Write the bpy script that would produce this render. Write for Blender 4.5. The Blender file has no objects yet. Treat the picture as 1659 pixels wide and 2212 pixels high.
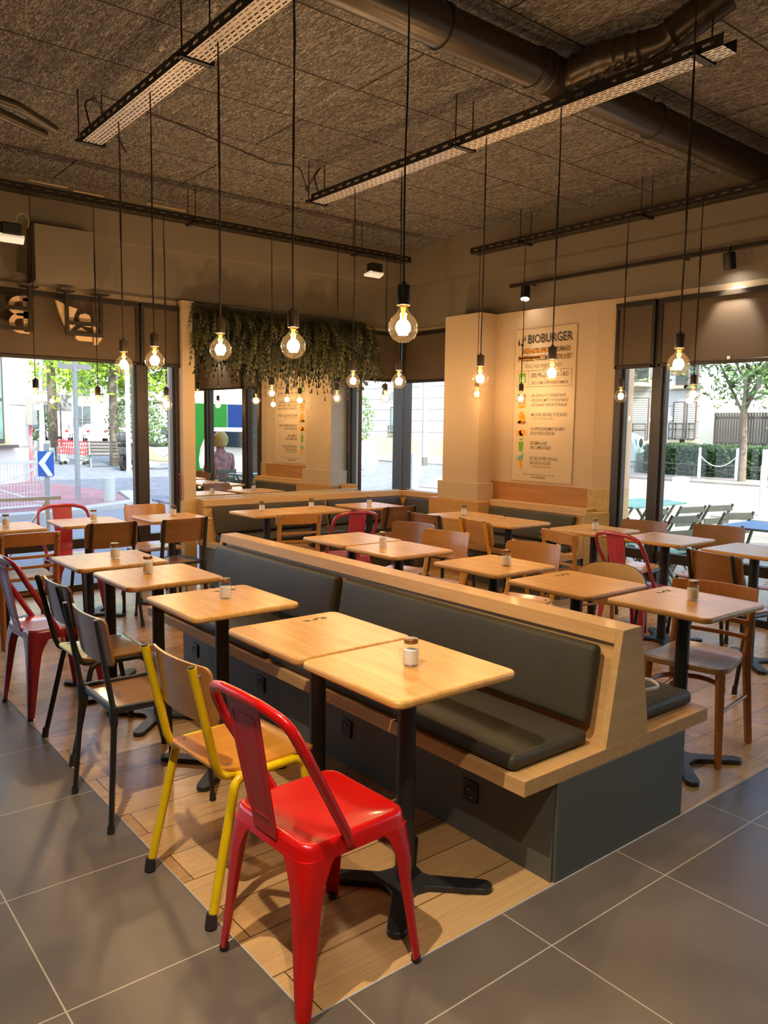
# Bistro interior
MIRROR_ROT = 2.0
SKY, SUN, EXPO = 0.34, 2.5, 1.58
HAZE = .004
CAM = (1705.4435412475273, 0.6805735436713667, 0.10739419117023559, -0.013551602265147936)
import bpy, bmesh, math, random
from mathutils import Vector, Matrix
random.seed(7)
C = bpy.context.scene.collection
PI = math.pi
def R(a): return math.radians(a)

# ------------------------------------------------------------------ materials
MATS = {}
def newmat(name):
    m = bpy.data.materials.new(name); m.use_nodes = True
    nt = m.node_tree; nt.nodes.clear()
    out = nt.nodes.new('ShaderNodeOutputMaterial')
    MATS[name] = m
    return m, nt, out
def N(nt, t, **k):
    n = nt.nodes.new(t)
    for a, b in k.items():
        if a.startswith('i_'):
            key = a[2:].replace('_', ' ')
            n.inputs[key].default_value = b
        else: setattr(n, a, b)
    return n
def L(nt, a, b): nt.links.new(a, b)
def rgb(c): return (c[0], c[1], c[2], 1.0)
def hexc(h, g=2.2):
    v = [int(h[i:i+2], 16)/255 for i in (0, 2, 4)]
    return tuple(x**g for x in v)
def ramp(nt, src, stops):
    r = N(nt, 'ShaderNodeValToRGB')
    e = r.color_ramp.elements
    while len(e) < len(stops): e.new(0.5)
    for el, (p, c) in zip(e, stops): el.position = p; el.color = rgb(c)
    L(nt, src, r.inputs['Fac']); return r
def simple(name, col, rough=0.5, metal=0.0, spec=0.5, noise=0.0, nscale=8.0, bump=0.0, bscale=60.0, coat=0.0, coord='Object', emit=None, estr=0.0):
    m, nt, out = newmat(name)
    b = N(nt, 'ShaderNodeBsdfPrincipled')
    b.inputs['Base Color'].default_value = rgb(col)
    b.inputs['Roughness'].default_value = rough
    b.inputs['Metallic'].default_value = metal
    b.inputs['Specular IOR Level'].default_value = spec
    b.inputs['Coat Weight'].default_value = coat
    b.inputs['Coat Roughness'].default_value = 0.08
    tc = N(nt, 'ShaderNodeTexCoord')
    if noise > 0:
        nz = N(nt, 'ShaderNodeTexNoise'); nz.inputs['Scale'].default_value = nscale; nz.inputs['Detail'].default_value = 6
        L(nt, tc.outputs[coord], nz.inputs['Vector'])
        r = ramp(nt, nz.outputs['Fac'], [(0.3, tuple(max(0, c*(1-noise)) for c in col)), (0.7, tuple(min(1, c*(1+noise)) for c in col))])
        L(nt, r.outputs['Color'], b.inputs['Base Color'])
    if bump > 0:
        nb = N(nt, 'ShaderNodeTexNoise'); nb.inputs['Scale'].default_value = bscale; nb.inputs['Detail'].default_value = 4
        L(nt, tc.outputs[coord], nb.inputs['Vector'])
        bp = N(nt, 'ShaderNodeBump'); bp.inputs['Strength'].default_value = bump; bp.inputs['Distance'].default_value = 0.01
        L(nt, nb.outputs['Fac'], bp.inputs['Height']); L(nt, bp.outputs['Normal'], b.inputs['Normal'])
    if emit:
        b.inputs['Emission Color'].default_value = rgb(emit); b.inputs['Emission Strength'].default_value = estr
    L(nt, b.outputs['BSDF'], out.inputs['Surface'])
    return m
def wood(name, a, bcol, axis='Y', rough=0.35, coat=0.3, croug=.12, fine=1.0, cathedral=0.5, contrast=1.0):
    m, nt, out = newmat(name)
    b = N(nt, 'ShaderNodeBsdfPrincipled')
    b.inputs['Roughness'].default_value = rough
    b.inputs['Coat Weight'].default_value = coat; b.inputs['Coat Roughness'].default_value = croug
    tc = N(nt, 'ShaderNodeTexCoord'); oi = N(nt, 'ShaderNodeObjectInfo')
    add = N(nt, 'ShaderNodeVectorMath', operation='MULTIPLY_ADD')
    comb = N(nt, 'ShaderNodeCombineXYZ')
    L(nt, oi.outputs['Random'], comb.inputs['X']); L(nt, oi.outputs['Random'], comb.inputs['Y']); L(nt, oi.outputs['Random'], comb.inputs['Z'])
    L(nt, comb.outputs['Vector'], add.inputs[0]); add.inputs[1].default_value = (7.3, 11.1, 3.7)
    L(nt, tc.outputs['Object'], add.inputs[2])
    mp = N(nt, 'ShaderNodeMapping')
    lo, hi = 1.6, 26.0*fine
    sc = {'X': (lo, hi, hi), 'Y': (hi, lo, hi), 'Z': (hi, hi, lo)}[axis]
    mp.inputs['Scale'].default_value = sc
    L(nt, add.outputs['Vector'], mp.inputs['Vector'])
    n1 = N(nt, 'ShaderNodeTexNoise'); n1.inputs['Scale'].default_value = 1.0; n1.inputs['Detail'].default_value = 7; n1.inputs['Roughness'].default_value = 0.65; n1.inputs['Distortion'].default_value = 0.4
    L(nt, mp.outputs['Vector'], n1.inputs['Vector'])
    mp2 = N(nt, 'ShaderNodeMapping')
    sc2 = {'X': (1.3, 7, 7), 'Y': (7, 1.3, 7), 'Z': (7, 7, 1.3)}[axis]
    mp2.inputs['Scale'].default_value = sc2
    L(nt, add.outputs['Vector'], mp2.inputs['Vector'])
    n2 = N(nt, 'ShaderNodeTexNoise'); n2.inputs['Scale'].default_value = 0.9; n2.inputs['Detail'].default_value = 2; n2.inputs['Distortion'].default_value = 0.8
    L(nt, mp2.outputs['Vector'], n2.inputs['Vector'])
    ml = N(nt, 'ShaderNodeMath', operation='MULTIPLY'); ml.inputs[1].default_value = 14.0
    L(nt, n2.outputs['Fac'], ml.inputs[0])
    fr = N(nt, 'ShaderNodeMath', operation='FRACT'); L(nt, ml.outputs[0], fr.inputs[0])
    pw = N(nt, 'ShaderNodeMath', operation='POWER'); L(nt, fr.outputs[0], pw.inputs[0]); pw.inputs[1].default_value = 2.5
    mx = N(nt, 'ShaderNodeMath', operation='MULTIPLY_ADD'); L(nt, pw.outputs[0], mx.inputs[0]); mx.inputs[1].default_value = -0.22*cathedral
    L(nt, n1.outputs['Fac'], mx.inputs[2])
    mid = tuple((x+y)/2 for x, y in zip(a, bcol))
    k = 0.16/contrast
    r = ramp(nt, mx.outputs[0], [(0.5-k*1.6, bcol), (0.48, mid), (0.5+k, a)])
    hv = N(nt, 'ShaderNodeHueSaturation')
    mr = N(nt, 'ShaderNodeMapRange'); mr.inputs['To Min'].default_value = 0.9; mr.inputs['To Max'].default_value = 1.1
    L(nt, oi.outputs['Random'], mr.inputs['Value']); L(nt, mr.outputs['Result'], hv.inputs['Value'])
    L(nt, r.outputs['Color'], hv.inputs['Color'])
    L(nt, hv.outputs['Color'], b.inputs['Base Color'])
    bp = N(nt, 'ShaderNodeBump'); bp.inputs['Strength'].default_value = 0.08; bp.inputs['Distance'].default_value = 0.004
    L(nt, n1.outputs['Fac'], bp.inputs['Height']); L(nt, bp.outputs['Normal'], b.inputs['Normal'])
    L(nt, b.outputs['BSDF'], out.inputs['Surface'])
    return m
def glassmat(name, tint=(1, 1, 1), refl=1.0, edge=0.0, edgecol=(1, 1, 1)):
    # thin glass: fresnel reflection over clear transmission
    m, nt, out = newmat(name)
    tr = N(nt, 'ShaderNodeBsdfTransparent'); tr.inputs['Color'].default_value = rgb(tint)
    gl = N(nt, 'ShaderNodeBsdfGlossy'); gl.inputs['Roughness'].default_value = 0.0
    lw = N(nt, 'ShaderNodeLayerWeight'); lw.inputs['Blend'].default_value = 0.5
    pw = N(nt, 'ShaderNodeMath', operation='POWER'); pw.inputs[1].default_value = 5.0; L(nt, lw.outputs['Facing'], pw.inputs[0])
    mlt = N(nt, 'ShaderNodeMath', operation='MULTIPLY_ADD'); mlt.inputs[1].default_value = .7*refl; mlt.inputs[2].default_value = .05*refl; mlt.use_clamp = True
    L(nt, pw.outputs[0], mlt.inputs[0])
    mx = N(nt, 'ShaderNodeMixShader')
    L(nt, mlt.outputs[0], mx.inputs['Fac']); L(nt, tr.outputs[0], mx.inputs[1]); L(nt, gl.outputs[0], mx.inputs[2])
    L(nt, mx.outputs[0], out.inputs['Surface'])
    return m

def bulbglass():
    # clear globe: amber rim where one looks through more glass, a trace of haze lit by the filament
    m, nt, out = newmat('bulb glass')
    lw = N(nt, 'ShaderNodeLayerWeight'); lw.inputs['Blend'].default_value = 0.5
    pw = N(nt, 'ShaderNodeMath', operation='POWER'); pw.inputs[1].default_value = 3.0; L(nt, lw.outputs['Facing'], pw.inputs[0])
    rp = ramp(nt, pw.outputs[0], [(0.0, (1, .975, .93)), (.5, (.96, .84, .66)), (1.0, (.75, .5, .28))])
    tr = N(nt, 'ShaderNodeBsdfTransparent'); L(nt, rp.outputs['Color'], tr.inputs['Color'])
    tl = N(nt, 'ShaderNodeBsdfTranslucent'); tl.inputs['Color'].default_value = (1, .8, .5, 1)
    m1 = N(nt, 'ShaderNodeMixShader'); m1.inputs['Fac'].default_value = HAZE
    L(nt, tr.outputs[0], m1.inputs[1]); L(nt, tl.outputs[0], m1.inputs[2])
    gl = N(nt, 'ShaderNodeBsdfGlossy'); gl.inputs['Roughness'].default_value = 0.0
    mlt = N(nt, 'ShaderNodeMath', operation='MULTIPLY_ADD'); mlt.inputs[1].default_value = .55; mlt.inputs[2].default_value = .05; mlt.use_clamp = True
    L(nt, pw.outputs[0], mlt.inputs[0])
    mx = N(nt, 'ShaderNodeMixShader'); L(nt, mlt.outputs[0], mx.inputs['Fac']); L(nt, m1.outputs[0], mx.inputs[1]); L(nt, gl.outputs[0], mx.inputs[2])
    L(nt, mx.outputs[0], out.inputs['Surface'])
OAK_A, OAK_B = hexc('d9a765'), hexc('b98242')
wood('table wood', hexc('dba660'), hexc('b57b35'), 'Y', rough=0.33, coat=0.0, cathedral=0.5, contrast=0.8, croug=.05)
wood('bench oak Y', hexc('d0a066'), hexc('b58449'), 'Y', rough=0.5, coat=0.05, fine=1.6, cathedral=0.1, contrast=0.7)
wood('bench oak X', hexc('cfa368'), hexc('b3894d'), 'X', rough=0.5, coat=0.05, fine=1.6, cathedral=0.1, contrast=0.7)
wood('panel oak', hexc('bd8244'), hexc('9f6630'), 'Y', rough=0.5, coat=0.05, fine=1.2, cathedral=0.4, contrast=0.8)
wood('pale oak', hexc('cdb07c'), hexc('b3925c'), 'X', rough=0.5, coat=0.0, fine=1.2, cathedral=0.2, contrast=0.8)
wood('plywood', hexc('bd8447'), hexc('a06a33'), 'Y', rough=0.32, coat=0.4, cathedral=0.3, contrast=0.6)
wood('plywood dark', hexc('8f6136'), hexc('704722'), 'Y', rough=0.35, coat=0.3, cathedral=0.3, contrast=0.6)
wood('seat honey', hexc('d8923c'), hexc('bd7527'), 'X', rough=0.25, coat=0.6, cathedral=0.3, contrast=0.6)
wood('beech', hexc('b4733a'), hexc('95582a'), 'Z', rough=0.35, coat=0.3, cathedral=0.2, contrast=0.6)
wood('beech pale', hexc('c08a4a'), hexc('a56f35'), 'Z', rough=0.35, coat=0.3, cathedral=0.2, contrast=0.6)
wood('worn seat', hexc('b08a5e'), hexc('8f6a42'), 'X', rough=0.45, coat=0.1, cathedral=0.6, contrast=0.8)
wood('laminate', hexc('cba66e'), hexc('bd975f'), 'Z', rough=0.35, coat=0.4, cathedral=0.1, contrast=0.6)
simple('ply edge', hexc('8a6038'), 0.6)
simple('leather', hexc('413b2e'), 0.45, spec=0.25, noise=0.12, nscale=3, bump=0.25, bscale=220)
simple('base grey', hexc('58564a'), 0.5, noise=0.05, nscale=2)
simple('socket black', hexc('232221'), 0.45)
simple('black metal', hexc('2b2927'), 0.42, spec=0.5, noise=0.08, nscale=20)
simple('dark bronze metal', hexc('3a332b'), 0.35, metal=0.4, noise=0.08, nscale=20)
simple('window frame', hexc('3b322b'), 0.4, metal=0.2)
simple('red paint', (0.56, 0.004, 0.003), 0.3, spec=0.4, noise=0.06, nscale=5, coat=0.35)
simple('worn red paint', hexc('a8303a'), 0.3, spec=0.5, noise=0.12, nscale=9, coat=0.5)
simple('yellow paint', (.82, .52, .0), 0.32, spec=0.5, noise=0.08, nscale=18, coat=0.3)
simple('ochre paint', hexc('d79a2c'), 0.32, spec=0.5, noise=0.08, nscale=18, coat=0.3)
simple('rubber', hexc('2f2822'), 0.6)
simple('chrome', (0.75, 0.74, 0.72), 0.2, metal=1.0)
simple('lid metal', hexc('8a7355'), 0.3, metal=0.9)
simple('sugar', (0.86, 0.82, 0.78), 0.8, bump=0.3, bscale=300)
simple('white wall', hexc('c4aa8c'), 0.7, noise=0.02, nscale=1.5, bump=0.05, bscale=90)
simple('white plaster', hexc('cfc5b8'), 0.7, noise=0.02, nscale=1.5, bump=0.05, bscale=90)
simple('hazed black wall', hexc('7c7060'), 0.75, noise=0.05, nscale=1.2, bump=0.08, bscale=50)  # black paint lifted to brown: the bulbs' haze is put into the colour
simple('blind fabric', hexc('574736'), 0.75, noise=0.04, nscale=3, bump=0.2, bscale=500)
simple('sign cream', hexc('d9b48c'), 0.5)
simple('tray lit', hexc('c9bfb8'), 0.35, metal=0.3)  # tray underside paler than its sides: bulb light put into the colour
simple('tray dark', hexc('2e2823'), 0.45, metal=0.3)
simple('duct', hexc('4a4036'), 0.33, metal=0.55, noise=0.1, nscale=4)
simple('cord', hexc('221b15'), 0.6)
simple('pvc cable', hexc('a89470'), 0.6)
simple('white plastic', (0.8, 0.76, 0.68), 0.4)
simple('bulb socket', hexc('3d3226'), 0.4)
simple('brass', hexc('b98f4e'), 0.3, metal=0.8)
simple('filament', (1, .6, .25), 0.5, emit=(1.0, 0.70, 0.34), estr=25)
simple('spot lens', (1, 1, 1), 0.5, emit=(1.0, 0.93, 0.82), estr=25)
simple('lamp lens', (1, 1, 1), 0.4, emit=(1.0, 0.85, 0.7), estr=0.12)
simple('ink', hexc('3b352e'), 0.7)
simple('ink soft', hexc('6b5b48'), 0.7)
simple('print orange', hexc('e0921e'), 0.7)
simple('print green', hexc('6d9a26'), 0.7)
simple('print teal', hexc('7ba39a'), 0.7)
simple('print brown', hexc('9a6a38'), 0.7)
simple('print red', hexc('cc4a33'), 0.7)
simple('print white', (0.8, 0.78, 0.72), 0.7)
simple('poster board', hexc('cbb190'), 0.55, noise=0.01)
simple('poster edge', hexc('a89070'), 0.5)
simple('hair band', (0.78, 0.68, 0.55), 0.6)
simple('fern', hexc('333320'), 0.6, noise=0.35, nscale=9)
simple('fern light', hexc('4c4c28'), 0.6, noise=0.3, nscale=9)
# outdoors
simple('stone white', hexc('cfcdc6'), 0.85, noise=0.05, nscale=1.2)
simple('stone grey', hexc('b9b8b2'), 0.85, noise=0.05, nscale=1.2)
simple('stone cream', hexc('cfc49c'), 0.85, noise=0.04, nscale=2)
simple('joint', hexc('8b8a86'), 0.9)
simple('glass dark', hexc('4b5557'), 0.15, spec=0.8, noise=0.3, nscale=2)
simple('glass teal', hexc('7fa79c'), 0.15, spec=0.8, noise=0.2, nscale=2)
simple('shutter', hexc('b9b7ac'), 0.7)
simple('railing grey', hexc('5a544e'), 0.6)
simple('window brown', hexc('6a5044'), 0.6)
simple('pole grey', hexc('9aa09f'), 0.5, metal=0.3)
simple('pole white', hexc('d8dad4'), 0.5)
simple('bollard green', hexc('b7c2ba'), 0.6)
simple('railing white', hexc('dfe3e1'), 0.5)
simple('sign blue', hexc('2a5cae'), 0.5)
simple('sign white', (0.85, 0.86, 0.88), 0.5)
simple('sign back', hexc('8f908c'), 0.5)
simple('pink pipe', hexc('c08284'), 0.6)
simple('bark', hexc('6d6356'), 0.9, noise=0.25, nscale=12, bump=0.6, bscale=30)
simple('leaf bright', hexc('8fb030'), 0.6, noise=0.3, nscale=3)
simple('leaf mid', hexc('55703a'), 0.6, noise=0.35, nscale=3)
simple('leaf hedge', hexc('41592f'), 0.7, noise=0.35, nscale=4)
simple('car white', (0.82, 0.84, 0.85), 0.25, coat=0.5)
simple('car silver', hexc('a7a8a8'), 0.3, metal=0.4)
simple('car dark', hexc('5a5f66'), 0.3, metal=0.3)
simple('car glass', hexc('2c3a40'), 0.1, spec=0.8)
simple('tyre', hexc('242322'), 0.8)
simple('tail light', hexc('c02018'), 0.3)
simple('plate', hexc('cfc08a'), 0.5)
simple('cart red', hexc('c93a40'), 0.5)
simple('bench grey', hexc('45433d'), 0.7)
simple('bin grey', hexc('9fb0ac'), 0.5)
simple('bin label', hexc('b7dccb'), 0.5)
simple('planter grey', hexc('9a9f9f'), 0.6)
simple('terrace green', hexc('77b09b'), 0.45)
simple('terrace blue', hexc('5b79a0'), 0.45)
simple('terrace chair paint', hexc('75796a'), 0.5)
simple('fence dark', hexc('4a443f'), 0.7)
simple('hoarding green', hexc('3fae3a'), 0.6)
simple('hoarding blue', hexc('2d56a8'), 0.6)
simple('scooter grey', hexc('4a4d4a'), 0.4)
simple('scooter khaki', hexc('8b8468'), 0.5)
simple('skin', hexc('c99b80'), 0.6)
simple('shirt print', hexc('b98a88'), 0.8, noise=0.5, nscale=14)
simple('hair blond', hexc('c9ab66'), 0.7, noise=0.2, nscale=20)
simple('trousers', hexc('4a4a55'), 0.8)
bulbglass()
glassmat('jar glass', (0.97, 0.98, 0.96), refl=.9)
glassmat('window glass', (0.98, 0.99, 0.985), refl=.8)

def brickmat(name, w, h, off, mortar, c1, c2, cm, rough=0.5, coord_off=(0, 0), along='X', grain=True, grainaxis='X', msmooth=0.0, noisec=0.2, nsc=3.0, coat=0.0, offfreq=2, bump=0.15, roughvar=0.0):
    m, nt, out = newmat(name)
    b = N(nt, 'ShaderNodeBsdfPrincipled'); b.inputs['Roughness'].default_value = rough
    b.inputs['Coat Weight'].default_value = coat; b.inputs['Coat Roughness'].default_value = 0.2
    g = N(nt, 'ShaderNodeNewGeometry')
    mp = N(nt, 'ShaderNodeMapping'); mp.inputs['Location'].default_value = (-coord_off[0], -coord_off[1], 0)
    L(nt, g.outputs['Position'], mp.inputs['Vector'])
    br = N(nt, 'ShaderNodeTexBrick'); br.inputs['Scale'].default_value = 1.0
    br.inputs['Brick Width'].default_value = w; br.inputs['Row Height'].default_value = h
    br.inputs['Mortar Size'].default_value = mortar; br.inputs['Mortar Smooth'].default_value = msmooth
    br.offset = off; br.offset_frequency = offfreq; br.squash = 1.0
    br.inputs['Color1'].default_value = rgb(c1); br.inputs['Color2'].default_value = rgb(c2); br.inputs['Mortar'].default_value = rgb(cm)
    L(nt, mp.outputs['Vector'], br.inputs['Vector'])
    src = br.outputs['Color']
    n2 = N(nt, 'ShaderNodeTexNoise'); n2.inputs['Scale'].default_value = nsc; n2.inputs['Detail'].default_value = 8; n2.inputs['Roughness'].default_value = 0.62
    mp2 = N(nt, 'ShaderNodeMapping')
    if grain: mp2.inputs['Scale'].default_value = {'X': (1, 22, 1), 'Y': (22, 1, 1)}[grainaxis]
    L(nt, g.outputs['Position'], mp2.inputs['Vector']); L(nt, mp2.outputs['Vector'], n2.inputs['Vector'])
    mr = N(nt, 'ShaderNodeMapRange'); mr.inputs['From Min'].default_value = 0.3; mr.inputs['From Max'].default_value = 0.7
    mr.inputs['To Min'].default_value = 1-noisec; mr.inputs['To Max'].default_value = 1+noisec
    L(nt, n2.outputs['Fac'], mr.inputs['Value'])
    hs = N(nt, 'ShaderNodeHueSaturation'); L(nt, src, hs.inputs['Color']); L(nt, mr.outputs['Result'], hs.inputs['Value'])
    L(nt, hs.outputs['Color'], b.inputs['Base Color'])
    if roughvar > 0:
        mr2 = N(nt, 'ShaderNodeMapRange'); mr2.inputs['From Min'].default_value = 0.3; mr2.inputs['From Max'].default_value = 0.7
        mr2.inputs['To Min'].default_value = rough-roughvar; mr2.inputs['To Max'].default_value = rough+roughvar
        L(nt, n2.outputs['Fac'], mr2.inputs['Value']); L(nt, mr2.outputs['Result'], b.inputs['Roughness'])
    bp = N(nt, 'ShaderNodeBump'); bp.inputs['Strength'].default_value = bump; bp.inputs['Distance'].default_value = 0.003
    sb = N(nt, 'ShaderNodeMath', operation='MULTIPLY_ADD'); sb.inputs[1].default_value = -1.5
    L(nt, br.outputs['Fac'], sb.inputs[0]); L(nt, n2.outputs['Fac'], sb.inputs[2])
    L(nt, sb.outputs[0], bp.inputs['Height']); L(nt, bp.outputs['Normal'], b.inputs['Normal'])
    L(nt, b.outputs['BSDF'], out.inputs['Surface'])
    return m
brickmat('grey tile', 0.603, 0.603, 0.0, 0.0022, hexc('6b5d4f'), hexc('65584b'), hexc('b8a88c'), rough=0.36, coord_off=(1.167, 1.372), grain=False, noisec=0.2, nsc=2.2, roughvar=0.08, bump=0.05)
brickmat('floor planks', 1.25, 0.19, 0.37, 0.0020, hexc('cc9f68'), hexc('ac7e4b'), hexc('50381f'), rough=0.27, coord_off=(0.3, 1.567), grain=True, grainaxis='X', noisec=0.13, nsc=3.2, offfreq=2, bump=0.1, roughvar=0.06)
brickmat('cobbles', 0.14, 0.1, 0.5, 0.008, hexc('8a8f96'), hexc('737880'), hexc('5c6066'), rough=0.8, grain=False, noisec=0.2, nsc=4, bump=0.6)
brickmat('terrace paving', 0.4, 0.4, 0.5, 0.006, hexc('99917f'), hexc('8c8577'), hexc('7d776c'), rough=0.8, grain=False, noisec=0.1, nsc=3)
simple('asphalt', hexc('8d8d90'), 0.9, noise=0.12, nscale=1.5, bump=0.3, bscale=80, coord='Generated')
simple('red pavement', hexc('9c7478'), 0.9, noise=0.12, nscale=3)
simple('pale road', hexc('938b7f'), 0.9, noise=0.12, nscale=2)
simple('kerb', hexc('b3b2ae'), 0.85, noise=0.08, nscale=4)

def woodwool(name):
    m, nt, out = newmat(name)
    b = N(nt, 'ShaderNodeBsdfPrincipled'); b.inputs['Roughness'].default_value = 0.85
    g = N(nt, 'ShaderNodeNewGeometry')
    def strings(rot, sx, sy, seed):
        mp = N(nt, 'ShaderNodeMapping'); mp.inputs['Rotation'].default_value = (0, 0, R(rot)); mp.inputs['Scale'].default_value = (sx, sy, 1); mp.inputs['Location'].default_value = (seed, seed*1.7, 0)
        nz = N(nt, 'ShaderNodeTexNoise'); nz.inputs['Scale'].default_value = 1.0; nz.inputs['Detail'].default_value = 2.5; nz.inputs['Distortion'].default_value = 1.6
        L(nt, g.outputs['Position'], mp.inputs['Vector']); L(nt, mp.outputs['Vector'], nz.inputs['Vector'])
        # thin ridges where the field crosses its middle value
        s = N(nt, 'ShaderNodeMath', operation='SUBTRACT'); s.inputs[1].default_value = 0.5; L(nt, nz.outputs['Fac'], s.inputs[0])
        a = N(nt, 'ShaderNodeMath', operation='ABSOLUTE'); L(nt, s.outputs[0], a.inputs[0])
        mr = N(nt, 'ShaderNodeMapRange'); mr.inputs['From Min'].default_value = 0.0; mr.inputs['From Max'].default_value = 0.045; mr.inputs['To Min'].default_value = 1; mr.inputs['To Max'].default_value = 0
        L(nt, a.outputs[0], mr.inputs['Value']); return mr.outputs['Result']
    cur = strings(20, 45, 7, 0)
    for k, (r_, sx, sy) in enumerate([(80, 42, 8), (140, 48, 7)]):
        mxn = N(nt, 'ShaderNodeMath', operation='MAXIMUM')
        L(nt, cur, mxn.inputs[0]); L(nt, strings(r_, sx, sy, 3.3*(k+1)), mxn.inputs[1]); cur = mxn.outputs[0]
    r = ramp(nt, cur, [(0.0, hexc('4a433d')), (0.5, hexc('897e74')), (1.0, hexc('dad0c6'))])
    br = N(nt, 'ShaderNodeTexBrick'); br.inputs['Scale'].default_value = 1.0; br.inputs['Brick Width'].default_value = 2.0; br.inputs['Row Height'].default_value = 0.6
    br.inputs['Mortar Size'].default_value = 0.006; br.offset = 0.43
    mpb = N(nt, 'ShaderNodeMapping'); mpb.inputs['Location'].default_value = (-0.95, -5.15, 0)
    L(nt, g.outputs['Position'], mpb.inputs['Vector']); L(nt, mpb.outputs['Vector'], br.inputs['Vector'])
    mx = N(nt, 'ShaderNodeMix', data_type='RGBA'); L(nt, br.outputs['Fac'], mx.inputs['Factor'])
    L(nt, r.outputs['Color'], mx.inputs[6]); mx.inputs[7].default_value = rgb(hexc('1c1510'))
    L(nt, mx.outputs[2], b.inputs['Base Color'])
    bp = N(nt, 'ShaderNodeBump'); bp.inputs['Strength'].default_value = 0.9; bp.inputs['Distance'].default_value = 0.012
    L(nt, cur, bp.inputs['Height']); L(nt, bp.outputs['Normal'], b.inputs['Normal'])
    L(nt, b.outputs['BSDF'], out.inputs['Surface'])
    return m
woodwool('wood wool')

def mirrormat():
    m, nt, out = newmat('mirror')
    gl = N(nt, 'ShaderNodeBsdfGlossy'); gl.inputs['Roughness'].default_value = 0.0; gl.inputs['Color'].default_value = (0.86, 0.87, 0.84, 1)
    df = N(nt, 'ShaderNodeBsdfDiffuse'); df.inputs['Color'].default_value = rgb(hexc('8d8a78'))
    g = N(nt, 'ShaderNodeNewGeometry')
    nz = N(nt, 'ShaderNodeTexNoise'); nz.inputs['Scale'].default_value = 16; nz.inputs['Detail'].default_value = 5; nz.inputs['Distortion'].default_value = 2.0
    L(nt, g.outputs['Position'], nz.inputs['Vector'])
    s = N(nt, 'ShaderNodeMath', operation='SUBTRACT'); s.inputs[1].default_value = 0.5; L(nt, nz.outputs['Fac'], s.inputs[0])
    a = N(nt, 'ShaderNodeMath', operation='ABSOLUTE'); L(nt, s.outputs[0], a.inputs[0])
    mr = N(nt, 'ShaderNodeMapRange'); mr.inputs['From Min'].default_value = 0.0; mr.inputs['From Max'].default_value = 0.02; mr.inputs['To Min'].default_value = 0.5; mr.inputs['To Max'].default_value = 0
    L(nt, a.outputs[0], mr.inputs['Value'])
    n2 = N(nt, 'ShaderNodeTexNoise'); n2.inputs['Scale'].default_value = 2.2; L(nt, g.outputs['Position'], n2.inputs['Vector'])
    mr2 = N(nt, 'ShaderNodeMapRange'); mr2.inputs['From Min'].default_value = 0.4; mr2.inputs['From Max'].default_value = 0.55
    L(nt, n2.outputs['Fac'], mr2.inputs['Value'])
    ml = N(nt, 'ShaderNodeMath', operation='MULTIPLY'); L(nt, mr.outputs['Result'], ml.inputs[0]); L(nt, mr2.outputs['Result'], ml.inputs[1])
    mx = N(nt, 'ShaderNodeMixShader'); L(nt, ml.outputs[0], mx.inputs['Fac']); L(nt, gl.outputs[0], mx.inputs[1]); L(nt, df.outputs[0], mx.inputs[2])
    L(nt, mx.outputs[0], out.inputs['Surface'])
mirrormat()

# ------------------------------------------------------------------ mesh helpers
def rnd(pts, rad, seg=6, closed=False):
    """fillet the corners of a 3-D polyline"""
    pts = [Vector(p) for p in pts]; out = []
    n = len(pts)
    for i, p in enumerate(pts):
        if not closed and i in (0, n-1): out.append(p); continue
        a = pts[(i-1) % n]; b = pts[(i+1) % n]
        u = a-p; v = b-p; lu, lv = u.length, v.length
        if lu < 1e-6 or lv < 1e-6: continue
        u.normalize(); v.normalize()
        r = rad if not isinstance(rad, (list, tuple)) else rad[i]
        ang = u.angle(v)
        if ang > PI-0.05 or r <= 0: out.append(p); continue
        d = min(r/math.tan(ang/2), lu*0.48, lv*0.48)
        p0, p1 = p+u*d, p+v*d
        for k in range(seg+1):
            t = k/seg
            out.append(p0*(1-t)**2 + p*2*t*(1-t) + p1*t*t)
    return out
def rpoly(x0, x1, y0, y1, r, seg=5):
    out = []
    for cx, cy, a0 in ((x1-r, y1-r, 0), (x0+r, y1-r, 90), (x0+r, y0+r, 180), (x1-r, y0+r, 270)):
        for k in range(seg+1):
            a = R(a0+90*k/seg); out.append((cx+r*math.cos(a), cy+r*math.sin(a)))
    return out
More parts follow.
